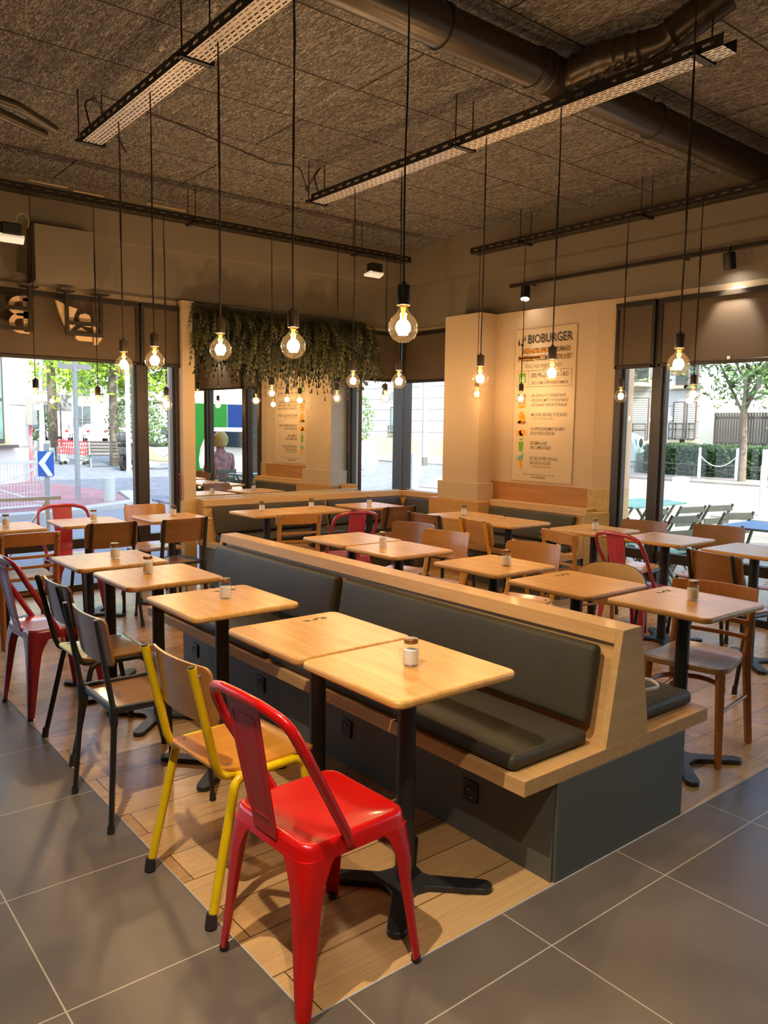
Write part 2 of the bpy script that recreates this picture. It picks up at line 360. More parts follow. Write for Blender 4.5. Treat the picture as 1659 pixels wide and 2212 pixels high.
class G:
    def __init__(s): s.bm = bmesh.new()
    def face(s, vs):
        try: s.bm.faces.new(vs)
        except ValueError: pass
    def box(s, x0, x1, y0, y1, z0, z1, M=None):
        vs = [s.bm.verts.new((x, y, z)) for z in (z0, z1) for y in (y0, y1) for x in (x0, x1)]
        for f in ((0, 2, 3, 1), (4, 5, 7, 6), (0, 1, 5, 4), (2, 6, 7, 3), (0, 4, 6, 2), (1, 3, 7, 5)): s.face([vs[i] for i in f])
        if M is not None:
            for v in vs: v.co = M @ v.co
        return s
    def cbox(s, c, d, M=None):
        return s.box(c[0]-d[0]/2, c[0]+d[0]/2, c[1]-d[1]/2, c[1]+d[1]/2, c[2]-d[2]/2, c[2]+d[2]/2, M)
    def bar(s, a, b, w, h=None, up=(0, 0, 1)):
        """rectangular bar from a to b, width w across, h along up"""
        h = h or w; a = Vector(a); b = Vector(b); d = (b-a).normalized(); u = Vector(up)
        if abs(d.dot(u)) > 0.98: u = Vector((1, 0, 0))
        x = d.cross(u).normalized(); y = x.cross(d).normalized()
        vs = []
        for p in (a, b):
            for sx, sy in ((-1, -1), (1, -1), (1, 1), (-1, 1)): vs.append(s.bm.verts.new(p+x*sx*w/2+y*sy*h/2))
        for f in ((3, 2, 1, 0), (4, 5, 6, 7), (0, 1, 5, 4), (1, 2, 6, 5), (2, 3, 7, 6), (3, 0, 4, 7)): s.face([vs[i] for i in f])
        return s
    def tube(s, pts, r, n=10, ab=None, up=None, cap=True, closed=False):
        """swept tube; r a number or list; ab=(a,b) flattens the section"""
        pts = [Vector(p) for p in pts]; m = len(pts); rings = []
        u = Vector(up) if up else None; prev = None
        for i, p in enumerate(pts):
            if closed: d = pts[(i+1) % m]-pts[(i-1) % m]
            else: d = pts[min(i+1, m-1)]-pts[max(i-1, 0)]
            d.normalize()
            if u is not None:
                x = d.cross(u)
                if x.length < 1e-4: x = prev or Vector((1, 0, 0))
                x.normalize()
            else:
                if prev is None:
                    t = Vector((0, 0, 1)) if abs(d.z) < 0.9 else Vector((1, 0, 0))
                    x = d.cross(t).normalized()
                else:
                    x = (prev-d*prev.dot(d)).normalized()
            prev = x; y = x.cross(d).normalized()
            rr = r[i] if isinstance(r, (list, tuple)) else r
            a, b = (ab if ab else (1, 1))
            ring = []
            for k in range(n):
                t = 2*PI*k/n
                ring.append(s.bm.verts.new(p+x*rr*a*math.cos(t)+y*rr*b*math.sin(t)))
            rings.append(ring)
        rng = range(m) if closed else range(m-1)
        for i in rng:
            A, B = rings[i], rings[(i+1) % m]
            for k in range(n): s.face([A[k], B[k], B[(k+1) % n], A[(k+1) % n]])
        if cap and not closed: s.face(rings[0][::1]); s.face(rings[-1][::-1])
        return s
    def loft(s, secs, closed=True, cap0=True, cap1=True):
        rs = [[s.bm.verts.new(p) for p in sec] for sec in secs]
        n = len(rs[0])
        for A, B in zip(rs, rs[1:]):
            for k in range(n if closed else n-1): s.face([A[k], A[(k+1) % n], B[(k+1) % n], B[k]])
        if cap0: s.face(rs[0][::-1])
        if cap1: s.face(rs[-1])
        return s
    def lathe(s, prof, n=24, c=(0, 0, 0), cap=False):
        rs = []
        for r, z in prof:
            if r < 1e-5: rs.append([s.bm.verts.new((c[0], c[1], c[2]+z))])
            else: rs.append([s.bm.verts.new((c[0]+r*math.cos(2*PI*k/n), c[1]+r*math.sin(2*PI*k/n), c[2]+z)) for k in range(n)])
        for A, B in zip(rs, rs[1:]):
            for k in range(n):
                k2 = (k+1) % n
                if len(A) == 1 and len(B) == 1: continue
                if len(A) == 1: s.face([A[0], B[k2], B[k]])
                elif len(B) == 1: s.face([A[k], A[k2], B[0]])
                else: s.face([A[k], A[k2], B[k2], B[k]])
        return s
    def prism(s, poly, z0, z1, f=None):
        """extruded polygon; f maps (u,v,w)->xyz"""
        f = f or (lambda u, v, w: (u, v, w))
        A = [s.bm.verts.new(f(x, y, z0)) for x, y in poly]; B = [s.bm.verts.new(f(x, y, z1)) for x, y in poly]
        n = len(poly)
        for k in range(n): s.face([A[k], A[(k+1) % n], B[(k+1) % n], B[k]])
        s.face(A[::-1]); s.face(B); return s
    def rbox(s, c, d, r, n=5, puff=0.0, M=None, seg=10):
        """rounded cushion: box with radius r and a slight crown"""
        hx, hy, hz = d[0]/2, d[1]/2, d[2]/2
        def ticks(h):
            t = [-h+r*(1-math.cos(PI/2*k/n)) for k in range(n+1)]
            inner = [(-h+r)+(2*h-2*r)*k/seg for k in range(1, seg)]
            return t+inner+[-x for x in t[::-1]]
        X, Y, Z = ticks(hx), ticks(hy), ticks(hz)
        if hz*2 < 6*r: Z = [-hz+r*(1-math.cos(PI/2*k/n)) for k in range(n+1)]; Z = Z+[-x for x in Z[::-1]]
        cache = {}
        def V(x, y, z):
            k = (round(x, 6), round(y, 6), round(z, 6))
            if k in cache: return cache[k]
            q = Vector((max(-hx+r, min(hx-r, x)), max(-hy+r, min(hy-r, y)), max(-hz+r, min(hz-r, z))))
            p = Vector((x, y, z)); dd = p-q
            if dd.length > 1e-9: dd = dd.normalized()*r
            p = q+dd
            pf = puff*(1-(x/hx)**2)*(1-(y/hy)**4)
            if z > 0: p.z += pf*(z/hz)
            p += Vector(c)
            if M is not None: p = M @ p
            v = s.bm.verts.new(p); cache[k] = v; return v
        def grid(A, B, fn, flip):
            for i in range(len(A)-1):
                for j in range(len(B)-1):
                    q = [fn(A[i], B[j]), fn(A[i+1], B[j]), fn(A[i+1], B[j+1]), fn(A[i], B[j+1])]
                    if flip: q = q[::-1]
                    if len(set(q)) >= 3: s.face(list(dict.fromkeys(q)))
        grid(X, Y, lambda a, b: V(a, b, hz), False); grid(X, Y, lambda a, b: V(a, b, -hz), True)
        grid(X, Z, lambda a, b: V(a, -hy, b), False); grid(X, Z, lambda a, b: V(a, hy, b), True)
        grid(Y, Z, lambda a, b: V(hx, a, b), False); grid(Y, Z, lambda a, b: V(-hx, a, b), True)
        return s
    def obj(s, name, mat, parent=None, bevel=0.0, seg=2, smooth=40, loc=None, rz=None):
        me = bpy.data.meshes.new(name)
        bmesh.ops.remove_doubles(s.bm, verts=s.bm.verts, dist=1e-6)
        bmesh.ops.recalc_face_normals(s.bm, faces=s.bm.faces)
        s.bm.to_mesh(me); s.bm.free()
        for m in (mat if isinstance(mat, (list, tuple)) else [mat]): me.materials.append(MATS[m])
        if smooth:
            for p in me.polygons: p.use_smooth = True
            me.set_sharp_from_angle(angle=R(smooth))
        o = bpy.data.objects.new(name, me); C.objects.link(o)
        if parent: o.parent = parent
        if bevel > 0:
            md = o.modifiers.new('Bevel', 'BEVEL'); md.width = bevel; md.segments = seg; md.limit_method = 'ANGLE'; md.angle_limit = R(45); md.harden_normals = False
        if loc is not None: o.location = loc
        if rz is not None: o.rotation_euler = (0, 0, rz)
        return o
def empty(name, loc=(0, 0, 0), rz=0.0):
    o = bpy.data.objects.new(name, None); C.objects.link(o); o.location = loc; o.rotation_euler = (0, 0, rz); o.empty_display_size = 0.1
    return o
def tag(o, label=None, cat=None, group=None, kind=None):
    if label: o['label'] = label
    if cat: o['category'] = cat
    if group: o['group'] = group
    if kind: o['kind'] = kind
    return o
def thing(name, label, cat, loc=(0, 0, 0), rz=0.0, group=None): return tag(empty(name, loc, rz), label, cat, group)
def copy_tree(o, parent=None):
    c = o.copy(); C.objects.link(c)
    if parent: c.parent = parent
    for ch in [x for x in o.children]: copy_tree(ch, c)
    return c
def struct(o): o['kind'] = 'structure'; return o
FIRST = {}
def place(key, make, x, y, rot, label, cat, group, z=0.0, scale=None):
    """first use builds the thing, later ones copy it with its parts"""
    if key not in FIRST: FIRST[key] = o = make()
    else: o = copy_tree(FIRST[key])
    o.location = (x, y, z); o.rotation_euler = (0, 0, R(rot))
    if scale: o.scale = (scale, scale, scale)
    tag(o, label, cat, group)
    return o
# ------------------------------------------------------------------ room
YW, XW = 7.18, 6.07          # left window wall plane, right window wall plane
ZC, ZB = 3.5, 2.668          # ceiling, underside of the black-painted band
XMIN, YMIN = -3.2, -2.6
g = G(); g.box(XMIN, XW+.1, YMIN, YW+.1, -.12, 0); struct(g.obj('floor', 'grey tile', smooth=0))
g = G(); g.box(1.047, XW-.01, 1.567, YW-.01, 0, .002); o = struct(g.obj('floor_wood_inlay', 'floor planks', smooth=0)); o.name = 'floor'
g = G(); g.box(1.0455, 1.0485, 1.5655, YW-.02, 0, .0032); g.box(1.0455, XW-.02, 1.5655, 1.5685, 0, .0032); struct(g.obj('trim_1', 'kerb', smooth=0))
g = G(); g.box(XMIN, XW+.1, YMIN, YW+.1, ZC, ZC+.1); struct(g.obj('ceiling', 'wood wool', smooth=0))
g = G(); g.box(-9, XW+.3, -9, YW+.3, ZC+.1, 12.5); struct(g.obj('wall_shade_mass', 'stone white', smooth=0))  # unseen mass above the room, added and sized to shade the near street
# black band above the windows with a ceiling-height beam in front
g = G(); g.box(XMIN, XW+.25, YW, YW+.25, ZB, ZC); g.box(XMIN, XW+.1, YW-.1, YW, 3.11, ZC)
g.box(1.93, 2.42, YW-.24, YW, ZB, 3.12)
struct(g.obj('wall_left', 'hazed black wall', smooth=0))
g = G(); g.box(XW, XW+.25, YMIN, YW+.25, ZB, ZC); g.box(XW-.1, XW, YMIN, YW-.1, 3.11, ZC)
struct(g.obj('wall_right', 'hazed black wall', smooth=0))
g = G(); g.box(XMIN-.2, XMIN, YMIN, YW+.25, -.12, ZC); struct(g.obj('wall_back_left', 'hazed black wall', smooth=0))
g = G(); g.box(XMIN-.2, XW+.25, YMIN-.2, YMIN, -.12, ZC); struct(g.obj('wall_behind', 'hazed black wall', smooth=0))
# strip of cream wall between the blinds and the black band
g = G(); g.box(XMIN, 3.29, YW-.005, YW+.24, 2.60, ZB); g.box(5.40, XW, YW-.005, YW+.24, 2.585, 2.63)
struct(g.obj('wall_left_lintel', 'white wall', smooth=0))
g = G(); g.box(5.40, XW+.2, YW, YW+.24, 2.63, ZB); g.box(XW, XW+.24, 6.18, YW+.2, 2.63, ZB); struct(g.obj('wall_corner_lintel', 'hazed black wall', smooth=0))
g = G(); g.box(XW-.005, XW+.24, YMIN, 4.26, 2.61, ZB); g.box(XW-.005, XW+.24, 6.18, YW, 2.585, 2.63)
struct(g.obj('wall_right_lintel', 'white wall', smooth=0))
# pier the mirror hangs on
g = G(); g.prism([(3.255, 7.07), (3.38, 7.07), (3.38, 7.12), (5.40, 7.19), (5.40, 7.40), (3.255, 7.40)], .79, ZB)
struct(g.obj('wall_pier', 'white wall', smooth=0))
g = G(); g.box(3.245, 3.375, 7.055, 7.40, 0, .79); g.box(3.375, 5.40, 7.055, 7.20, .6, .796); struct(g.obj('baseboard_pier', 'pale oak', bevel=.002, smooth=0))
# poster wall and corner column on the right
g = G(); g.prism([(6.03, 4.43), (6.03, 5.70), (6.34, 5.70), (6.34, 4.235), (6.075, 4.235)], .97, ZB); struct(g.obj('wall_poster', 'white wall', smooth=0))
g = G(); g.box(5.80, 6.32, 5.66, 6.18, .94, ZB); g.box(5.765, 6.32, 5.625, 6.215, .775, .955); struct(g.obj('wall_column', 'white wall', bevel=.002, smooth=0))
g = G(); g.box(5.72, 6.3, 5.56, 6.30, 0, .775); struct(g.obj('baseboard_column', 'bench oak Y', bevel=.002, smooth=0))
g = G(); g.prism([(6.00, 4.45), (6.00, 5.70), (6.34, 5.70), (6.34, 4.45)], .80, .975); struct(g.obj('baseboard_poster', 'panel oak', smooth=0))
g = G(); g.prism([(6.00, 4.45), (6.34, 4.45), (6.34, 4.235), (6.062, 4.235)], .77, .975); g.prism([(5.86, 4.36), (6.34, 4.40), (6.34, 4.225), (6.045, 4.222)], 0, .77)
struct(g.obj('baseboard_reveal', 'pale oak', bevel=.002, smooth=0))

# ------------------------------------------------------------------ windows
def window(idx, plane, a0, a1, posts, z0=.0, ztop=2.60, transom=.435, handle=None, glass_from=.05):
    """plane 'Y' runs along X at YW, plane 'X' runs along Y at XW"""
    def bx(g, u0, u1, d0, d1, z0, z1):
        if plane == 'Y': g.box(u0, u1, YW+d0, YW+d1, z0, z1)
        else: g.box(XW+d0, XW+d1, u0, u1, z0, z1)
    fr = G()
    bx(fr, a0, a1, 0, .09, z0, z0+.06); bx(fr, a0, a1, 0, .09, ztop-.07, ztop)
    if transom: bx(fr, a0, a1, 0.0, .08, transom-.045, transom+.04)
    for u, w in posts:
        bx(fr, u-w/2, u+w/2, -.03, .10, z0, ztop)
        bx(fr, u-w/2-.022, u-w/2, .01, .07, z0, ztop); bx(fr, u+w/2, u+w/2+.022, .01, .07, z0, ztop)
    w = struct(fr.obj('window_%d' % idx, 'window frame', bevel=.003, smooth=0))
    ps = sorted([a0]+[u for u, _ in posts]+[a1])
    for p, q in zip(ps, ps[1:]):
        if q-p < .25: continue
        gg = G()
        bx(gg, p+.03, q-.03, .045, .049, z0+glass_from, ztop-.06)
        gg.obj('pane', 'window glass', w, smooth=0)
    return w
w1 = window(1, 'Y', XMIN, 3.27, [(-2.3, .09), (-1.0, .09), (.3, .09), (1.6-.0, .0001), (2.895, .095), (3.25, .05)])
gh = G(); gh.tube([(3.235, YW-.045, .78), (3.235, YW-.07, .80), (3.235, YW-.07, 1.02), (3.235, YW-.045, 1.04)], .006, 8); gh.obj('handle', 'worn red paint', w1)
w2 = window(2, 'Y', 5.40, XW-.03, [(5.43, .04)], z0=.70, transom=None)
w3 = window(3, 'X', 6.19, YW-.03, [(6.22, .04)], z0=.70, transom=None)
g = G(); g.box(XW-.06, XW+.10, YW-.06, YW+.10, 0, 2.63); g.box(XW-.07, XW-.05, YW-.10, YW-.06, .7, 2.63); struct(g.obj('trim_2', 'window frame', bevel=.006))
w4 = window(4, 'X', YMIN, 4.235, [(4.205, .06), (3.82, .085), (2.72, .085), (1.65, .085), (.55, .085), (-.6, .085), (-1.7, .085)])
g = G(); g.box(5.3, XW+.2, YW+.02, YW+.15, -.1, .70); struct(g.obj('wall_corner_left', 'stone white', smooth=0))
g = G(); g.box(XW+.02, XW+.15, 6.15, YW+.15, -.1, .70); struct(g.obj('wall_corner_right', 'stone white', smooth=0))

def blind(label, plane, a0, a1, zb, zt=2.61, d=-.05, group=None):
    t = thing('roller_blind', label, 'blind', group=group)
    def bx(g, u0, u1, d0, d1, z0, z1):
        if plane == 'Y': g.box(u0, u1, YW+d0, YW+d1, z0, z1)
        else: g.box(XW+d0, XW+d1, u0, u1, z0, z1)
    g = G(); bx(g, a0, a1, d, d+.004, zb+.02, zt-.03); g.obj('fabric', 'blind fabric', t, smooth=0)
    g = G(); bx(g, a0, a1, d-.012, d+.014, zb, zb+.032); g.obj('bottom_bar', 'dark bronze metal', t, bevel=.006)
    g = G()
    for u in (a0+.0, a1-.03): bx(g, u, u+.03, d-.012, d+.02, zb, zt)
    bx(g, a0, a1, d-.02, d+.045, zt-.045, zt); g.obj('rail', 'dark bronze metal', t, bevel=.004)
    return t
blind('wide dark brown blind lowered over the left street window behind the cream sign', 'Y', .35, 2.86, 2.045, group=None)
blind('narrow dark brown blind over the pane beside the white pier, right of the cream sign', 'Y', 2.88, 3.27, 2.045)
blind('dark brown blind over the left street window far from the white pier', 'Y', -1.6, .33, 2.045)
blind('dark blind over the narrow corner pane left of the corner post', 'Y', 5.42, XW-.08, 2.03, 2.59)
blind('dark blind over the corner pane between the corner post and the cream column', 'X', 6.20, YW-.08, 2.02, 2.59)
blind('dark brown blind over the narrow pane right of the tall poster', 'X', 3.84, 4.225, 2.045)
b = blind('wide dark brown blind at the right edge with a small white sticker', 'X', 1.68, 3.80, 2.045)
g = G(); g.box(XW-.066, XW-.063, 3.165, 3.19, 2.075, 2.10); g.obj('sticker', 'white plastic', b, smooth=0)
blind('dark brown blind right of the wide sticker blind', 'X', -.55, 1.62, 2.045)

# mirror on the pier (hung very slightly out of true)
g = G(); g.box(0, 2.02, -.006, 0, 0, 1.87)
m = g.obj('wall_mirror', 'mirror', smooth=0, loc=(3.385, 7.09, .797), rz=R(MIRROR_ROT))
tag(m, 'large speckled antique wall mirror above the dark corner bench, reflecting the poster', 'mirror')

# ------------------------------------------------------------------ middle bench
def seat_cushion(g, x0, x1, y0, y1, z0, z1, r=.022, puff=.012):
    g.rbox(((x0+x1)/2, (y0+y1)/2, (z0+z1)/2), (x1-x0, y1-y0, z1-z0), r, puff=puff)
B = thing('double_bench', 'long back-to-back oak bench with dark leather pads in the middle of the room', 'bench', (2.413, 3.07, 0))
L0, L1 = -1.50, 1.505
g = G(); g.box(-.375, .384, L0+.002, L1-.15, .002, .352); g.box(-.385, .392, L0-.0, L0+.03, .002, .352); g.box(-.395, -.375, L0+.01, L1-.15, .002, .352)
g.obj('base', 'base grey', B, bevel=.002, smooth=0)
g = G(); g.prism([(-.555, .352), (.555, .352), (.555, .405), (-.555, .405)], L0, L1, lambda u, v, w: (u, w, v)); g.obj('seat_board', 'bench oak Y', B, bevel=.002, smooth=0)
for q0, q1 in ((L0, L0+.03), (L1-.03, L1)):
    g = G(); g.prism([(-.13, .405), (.13, .405), (.055, .817), (-.055, .817)], q0, q1, lambda u, v, w: (u, w, v)); g.obj('end_panel', 'bench oak X', B, bevel=.0015, smooth=0)
g = G(); g.prism([(-.10, .405), (.10, .405), (.045, .765), (-.045, .765)], L0+.03, L1-.03, lambda u, v, w: (u, w, v))
g.prism([(-.0641, .765), (.0641, .765), (.055, .817), (-.055, .817)], L0+.03, L1-.03, lambda u, v, w: (u, w, v))
g.obj('back_board', 'bench oak Y', B, bevel=.0015, smooth=0)
lean = math.atan2(.075, .41)
for side in (-1, 1):
    for (y0, y1) in ((L0+.06, .10), (.125, L1-.03)):
        g = G(); seat_cushion(g, -.545 if side < 0 else .15, -.15 if side < 0 else .545, y0, y1, .407, .462)
        cu = g.obj('seat_cushion', 'leather', B, smooth=60)
        # back cushion lies against the sloping board
        Mx = Matrix.Translation((side*.118, (y0+y1)/2, .615)) @ Matrix.Rotation(-side*lean, 4, 'Y') @ Matrix.Rotation(side*PI/2, 4, 'Y')
        g = G(); g.rbox((0, 0, 0), (.285, y1-y0-.02, .055), .022, puff=.008, M=Mx)
        g.obj('back_cushion', 'leather', B, smooth=60)
def power_socket(x, y, z, label, faceX=-1):
    t = thing('power_socket', label, 'socket', (x, y, z), 0, 'sockets in the bench base')
    g = G(); g.box(-.009, 0, -.036, .036, -.04, .04); g.obj('plate', 'socket black', t, bevel=.003)
    g = G(); g.lathe([(.0, -.004), (.019, -.004), (.021, 0.0), (.025, .002), (.026, 0), (.026, -.004)], 20)
    for v in g.bm.verts: v.co = Vector((-v.co.z-.009, v.co.x, v.co.y))
    s = g.obj('insert', 'black metal', t)
    g = G(); g.tube([(-.006, 0, .011), (-.017, 0, .011)], .0022, 8); g.obj('pin', 'chrome', s)
for y, lb in ((1.958, 'black power socket in the bench base nearest the front corner'), (2.73, 'black power socket seen between the table pole and the red chair'), (3.483, 'black power socket third from the front corner of the bench base'), (4.248, 'black power socket near the far end of the bench base')):
    power_socket(2.413-.395, y, .182, lb)
# band lying on the right seat
g = G()
pts = [(.075*math.cos(t), .043*math.sin(t), .012+.006*math.sin(2*t)) for t in [2*PI*k/28 for k in range(28)]]
g.tube(pts, .0055, 8, ab=(.5, 1.4), up=(0, 0, 1), closed=True)
tag(g.obj('hair_band', 'hair band', loc=(2.785, 1.735, .478), rz=R(20)), 'pale loop band lying on the right seat pad of the middle bench', 'hair band')

# ------------------------------------------------------------------ wall benches
def wall_bench(label, axis, a0, a1, front, seatd, cush, back_off=0, end=None):
    """axis 'Y': bench runs along X, backs onto +Y side (front value = Y of wall); axis 'X': runs along Y, backs onto +X"""
    t = thing('wall_bench', label, 'bench', group=None)
    def bx(g, u0, u1, d0, d1, z0, z1):   # d measured from wall into the room
        if axis == 'Y': g.box(u0, u1, front-d1, front-d0, z0, z1)
        else: g.box(front-d1, front-d0, u0, u1, z0, z1)
    def pr(g, prof, u0, u1):
        if axis == 'Y': g.prism(prof, u0, u1, lambda u, v, w: (w, front-u, v))
        else: g.prism(prof, u0, u1, lambda u, v, w: (front-u, w, v))
    wd = 'bench oak X' if axis == 'Y' else 'bench oak Y'
    g = G(); bx(g, a0+.02, a1, 0.0, seatd-.16, .002, .352); g.obj('base', 'base grey', t, smooth=0)
    g = G(); bx(g, a0, a1, 0.0, seatd, .352, .405); g.obj('seat_board', wd, t, bevel=.002, smooth=0)
    g = G(); pr(g, [(0, .405), (.235, .405), (.135, .735), (.155, .735), (.145, .797), (0, .797)], a0, a1); g.obj('back_board', wd, t, bevel=.0015, smooth=0)
    lean = math.atan2(.1, .33)
    for (u0, u1) in cush:
        g = G()
        if axis == 'Y': g.rbox(((u0+u1)/2, front-(seatd+.235)/2+.0, .433), (u1-u0, seatd-.245, .055), .02, puff=.01)
        else: g.rbox((front-(seatd+.235)/2, (u0+u1)/2, .433), (seatd-.245, u1-u0, .055), .02, puff=.01)
        g.obj('seat_cushion', 'leather', t, smooth=60)
        if axis == 'Y': Mx = Matrix.Translation(((u0+u1)/2, front-.215, .60)) @ Matrix.Rotation(-lean, 4, 'X') @ Matrix.Rotation(PI/2, 4, 'X')
        else: Mx = Matrix.Translation((front-.215, (u0+u1)/2, .60)) @ Matrix.Rotation(lean, 4, 'Y') @ Matrix.Rotation(-PI/2, 4, 'Y')
        g = G()
        if axis == 'Y': g.rbox((0, 0, 0), (u1-u0-.02, .27, .05), .02, puff=.006, M=Mx)
        else: g.rbox((0, 0, 0), (.27, u1-u0-.02, .05), .02, puff=.006, M=Mx)
        g.obj('back_cushion', 'leather', t, smooth=60)
    return t
wall_bench('long oak wall bench with dark grey padding running under the mirror', 'Y', 3.375, XW-.02, 7.05, .62, [(3.44, 4.75), (4.77, 5.80)])
wall_bench('short oak wall bench with dark padding under the corner pane left of the cream column', 'X', 6.32, 7.03, 6.0, .55, [(6.33, 6.80)])
wall_bench('short oak wall bench with dark padding below the poster', 'X', 4.36, 5.55, 6.03, .62, [(4.44, 5.51)])

# ------------------------------------------------------------------ tables
def make_table():
    t = empty('bistro_table')
    g = G(); g.prism(rpoly(-.252, .252, -.252, .252, .035), .725, .75); g.obj('tabletop', 'table wood', t, bevel=.009, seg=4, smooth=60)
    g = G(); g.box(-.16, .16, -.03, .03, .716, .725); g.box(-.03, .03, -.16, .16, .716, .725); g.obj('mount_plate', 'black metal', t, smooth=0)
    g = G(); g.lathe([(0.0, .02), (.0305, .02), (.0305, .717), (0, .717)], 24); g.obj('pole', 'black metal', t)
    g = G(); poly = []
    for k in range(4):
        a = R(45+90*k); c, s = math.cos(a), math.sin(a)
        loc = [(.085, -.034), (.26, -.031)]+[(.26+.031*math.cos(R(x)), .031*math.sin(R(x))) for x in range(-75, 76, 15)]+[(.26, .031), (.085, .034), (.06, .045)]
        poly += [(x*c-y*s, x*s+y*c) for x, y in loc]
    g.prism(poly, .002, .024); g.obj('base', 'black metal', t, bevel=.004, seg=3, smooth=50)
    return t
def make_marked_table():
    t = copy_tree(FIRST['table'])
    g = G()
    z0, z1 = .7502, .7506
    g.prism([(.04, .175), (.075, .155), (.072, .18)], z0, z1)
    for cx, cy, rx, ry in ((.10, .168, .013, .007), (.118, .182, .012, .006), (.145, .176, .016, .008)):
        g.prism([(cx+rx*math.cos(2*PI*k/16), cy+ry*math.sin(2*PI*k/16)) for k in range(16)], z0, z1)
    g.box(.122, .15, .155, .159, z0, z1)
    g.obj('burned_logo', 'ink', t, smooth=0)
    t.name = 'bistro_table'
    return t
TG = {'a': 'square oak tables left of the middle bench', 'b': 'square oak tables by the left window', 'c': 'square oak tables along the mirror bench', 'd': 'square oak tables right of the middle bench', 'e': 'square oak tables in the right row by poster and window'}
tables = [
 (1.625, 1.875, 0, 'a', 0, 'nearest square oak table, a sugar jar in its middle, red chair pushed up'),
 (1.625, 2.388, 0, 'a', 1, 'square oak table with a small burned logo and no jar, joined behind the nearest table'),
 (1.595, 3.095, 0, 'a', 1, 'square oak table left of the middle bench, third from the front, jar handle right'),
 (1.605, 3.815, 0, 'a', 0, 'square oak table fourth from the front along the left of the middle bench'),
 (1.575, 4.42, 0, 'a', 0, 'square oak table beyond the far end of the middle bench, fifth from the front'),
 (2.06, 6.225, -2, 'b', 0, 'pale shining square table in front of the red chair at the left street window'),
 (2.725, 6.165, 0, 'b', 0, 'square table at the left window beside the white pier'),
 (1.435, 6.21, 0, 'b', 0, 'square table cut by the left edge of the photo, by the street window'),
 (3.575, 6.07, 0, 'c', 0, 'leftmost square table at the mirror bench'),
 (4.085, 6.07, 0, 'c', 0, 'second table from the left at the mirror bench, joined to its neighbour'),
 (4.74, 6.08, 0, 'c', 0, 'rightmost table at the mirror bench, near the corner window'),
 (3.215, 4.315, 0, 'd', 0, 'farthest square table right of the middle bench, without a jar'),
 (3.195, 3.79, 0, 'd', 0, 'square table with a jar, joined in front of the farthest one behind the middle bench'),
 (3.275, 3.045, 0, 'd', 0, 'square table with a jar between the yellow chairs behind the middle bench'),
 (3.225, 2.43, 0, 'd', 1, 'bare square table in front of the oval-backed chair'),
 (3.275, 1.87, 0, 'd', 1, 'nearest table on the right, jar without handle, in front of the wooden chair'),
 (4.93, 4.945, 0, 'e', 0, 'square table with a jar next to the cream column'),
 (4.90, 4.405, 0, 'e', 1, 'square table in front of the bench below the poster, without a jar'),
 (5.09, 3.69, 0, 'e', 0, 'square table with a jar beside the pale oak end of the poster wall'),
 (5.10, 3.085, 0, 'e', 1, 'bare square table behind the red metal chair at the right windows'),
 (5.09, 2.435, 0, 'e', 0, 'square table at the right edge of the photo by the windows')]
for x, y, r, gk, mk, lb in tables:
    if mk: place('table marked', make_marked_table, x, y, r, lb, 'table', TG[gk])
    else: place('table', make_table, x, y, r, lb, 'table', TG[gk])

# ------------------------------------------------------------------ sugar jars
def make_jar(handle=True):
    t = empty('sugar_jar')
    g = G(); g.lathe([(0, .002), (.020, .001), (.0255, .006), (.027, .014), (.027, .060), (.0245, .068), (.0205, .073), (.0205, .084)], 28); g.obj('jar_body', 'jar glass', t, smooth=60)
    g = G(); g.lathe([(0, .006), (.0225, .006), (.0242, .012), (.0242, .052), (.012, .0535), (0, .055)], 20); g.obj('sugar', 'sugar', t, smooth=50)
    g = G(); g.lathe([(.0225, .074), (.0235, .0755), (.0235, .087), (.021, .089), (.010, .0895), (0, .0895)], 28); g.obj('lid', 'lid metal', t, smooth=40)
    if handle:
        g = G(); g.tube(rnd([(.026, 0, .060), (.044, 0, .058), (.045, 0, .030), (.026, 0, .022)], .014), .0036, 8, cap=False); g.obj('handle', 'jar glass', t, smooth=60)
    return t
JG = 'sugar jars on the tables'
jars = [
 (1.636, 1.873, 175, 1, 'sugar jar on the nearest table, handle towards the left'),
 (1.623, 3.115, -30, 1, 'sugar jar with handle on the third table left of the middle bench'),
 (1.58, 3.876, 170, 1, 'sugar jar on the fourth table left of the middle bench, handle at left'),
 (1.604, 4.406, -10, 1, 'sugar jar on the table beyond the far end of the middle bench'),
 (2.102, 6.22, 170, 1, 'sugar jar on the table before the red chair at the left window'),
 (2.769, 6.227, 170, 1, 'sugar jar on the table beside the white pier'),
 (1.465, 6.231, 90, 1, 'sugar jar at the left edge of the photo'),
 (3.577, 6.156, 150, 1, 'leftmost sugar jar at the mirror bench'),
 (4.11, 6.161, -30, 1, 'second sugar jar from the left at the mirror bench, handle right'),
 (4.723, 6.065, 90, 0, 'sugar jar without handle on the table near the corner window'),
 (3.184, 3.94, -30, 1, 'sugar jar on the pale table behind the middle bench, handle right'),
 (3.29, 2.966, 150, 1, 'sugar jar between the yellow chairs behind the middle bench'),
 (3.32, 1.86, 90, 0, 'sugar jar without handle on the nearest right-hand table'),
 (4.902, 4.933, -20, 1, 'sugar jar on the table next to the cream column'),
 (5.046, 3.653, 90, 0, 'sugar jar on the table by the pale oak end of the poster wall')]
for x, y, r, h, lb in jars:
    place('jar%d' % h, (lambda: make_jar(True)) if h else (lambda: make_jar(False)), x, y, r, lb, 'jar', JG, z=.7505)

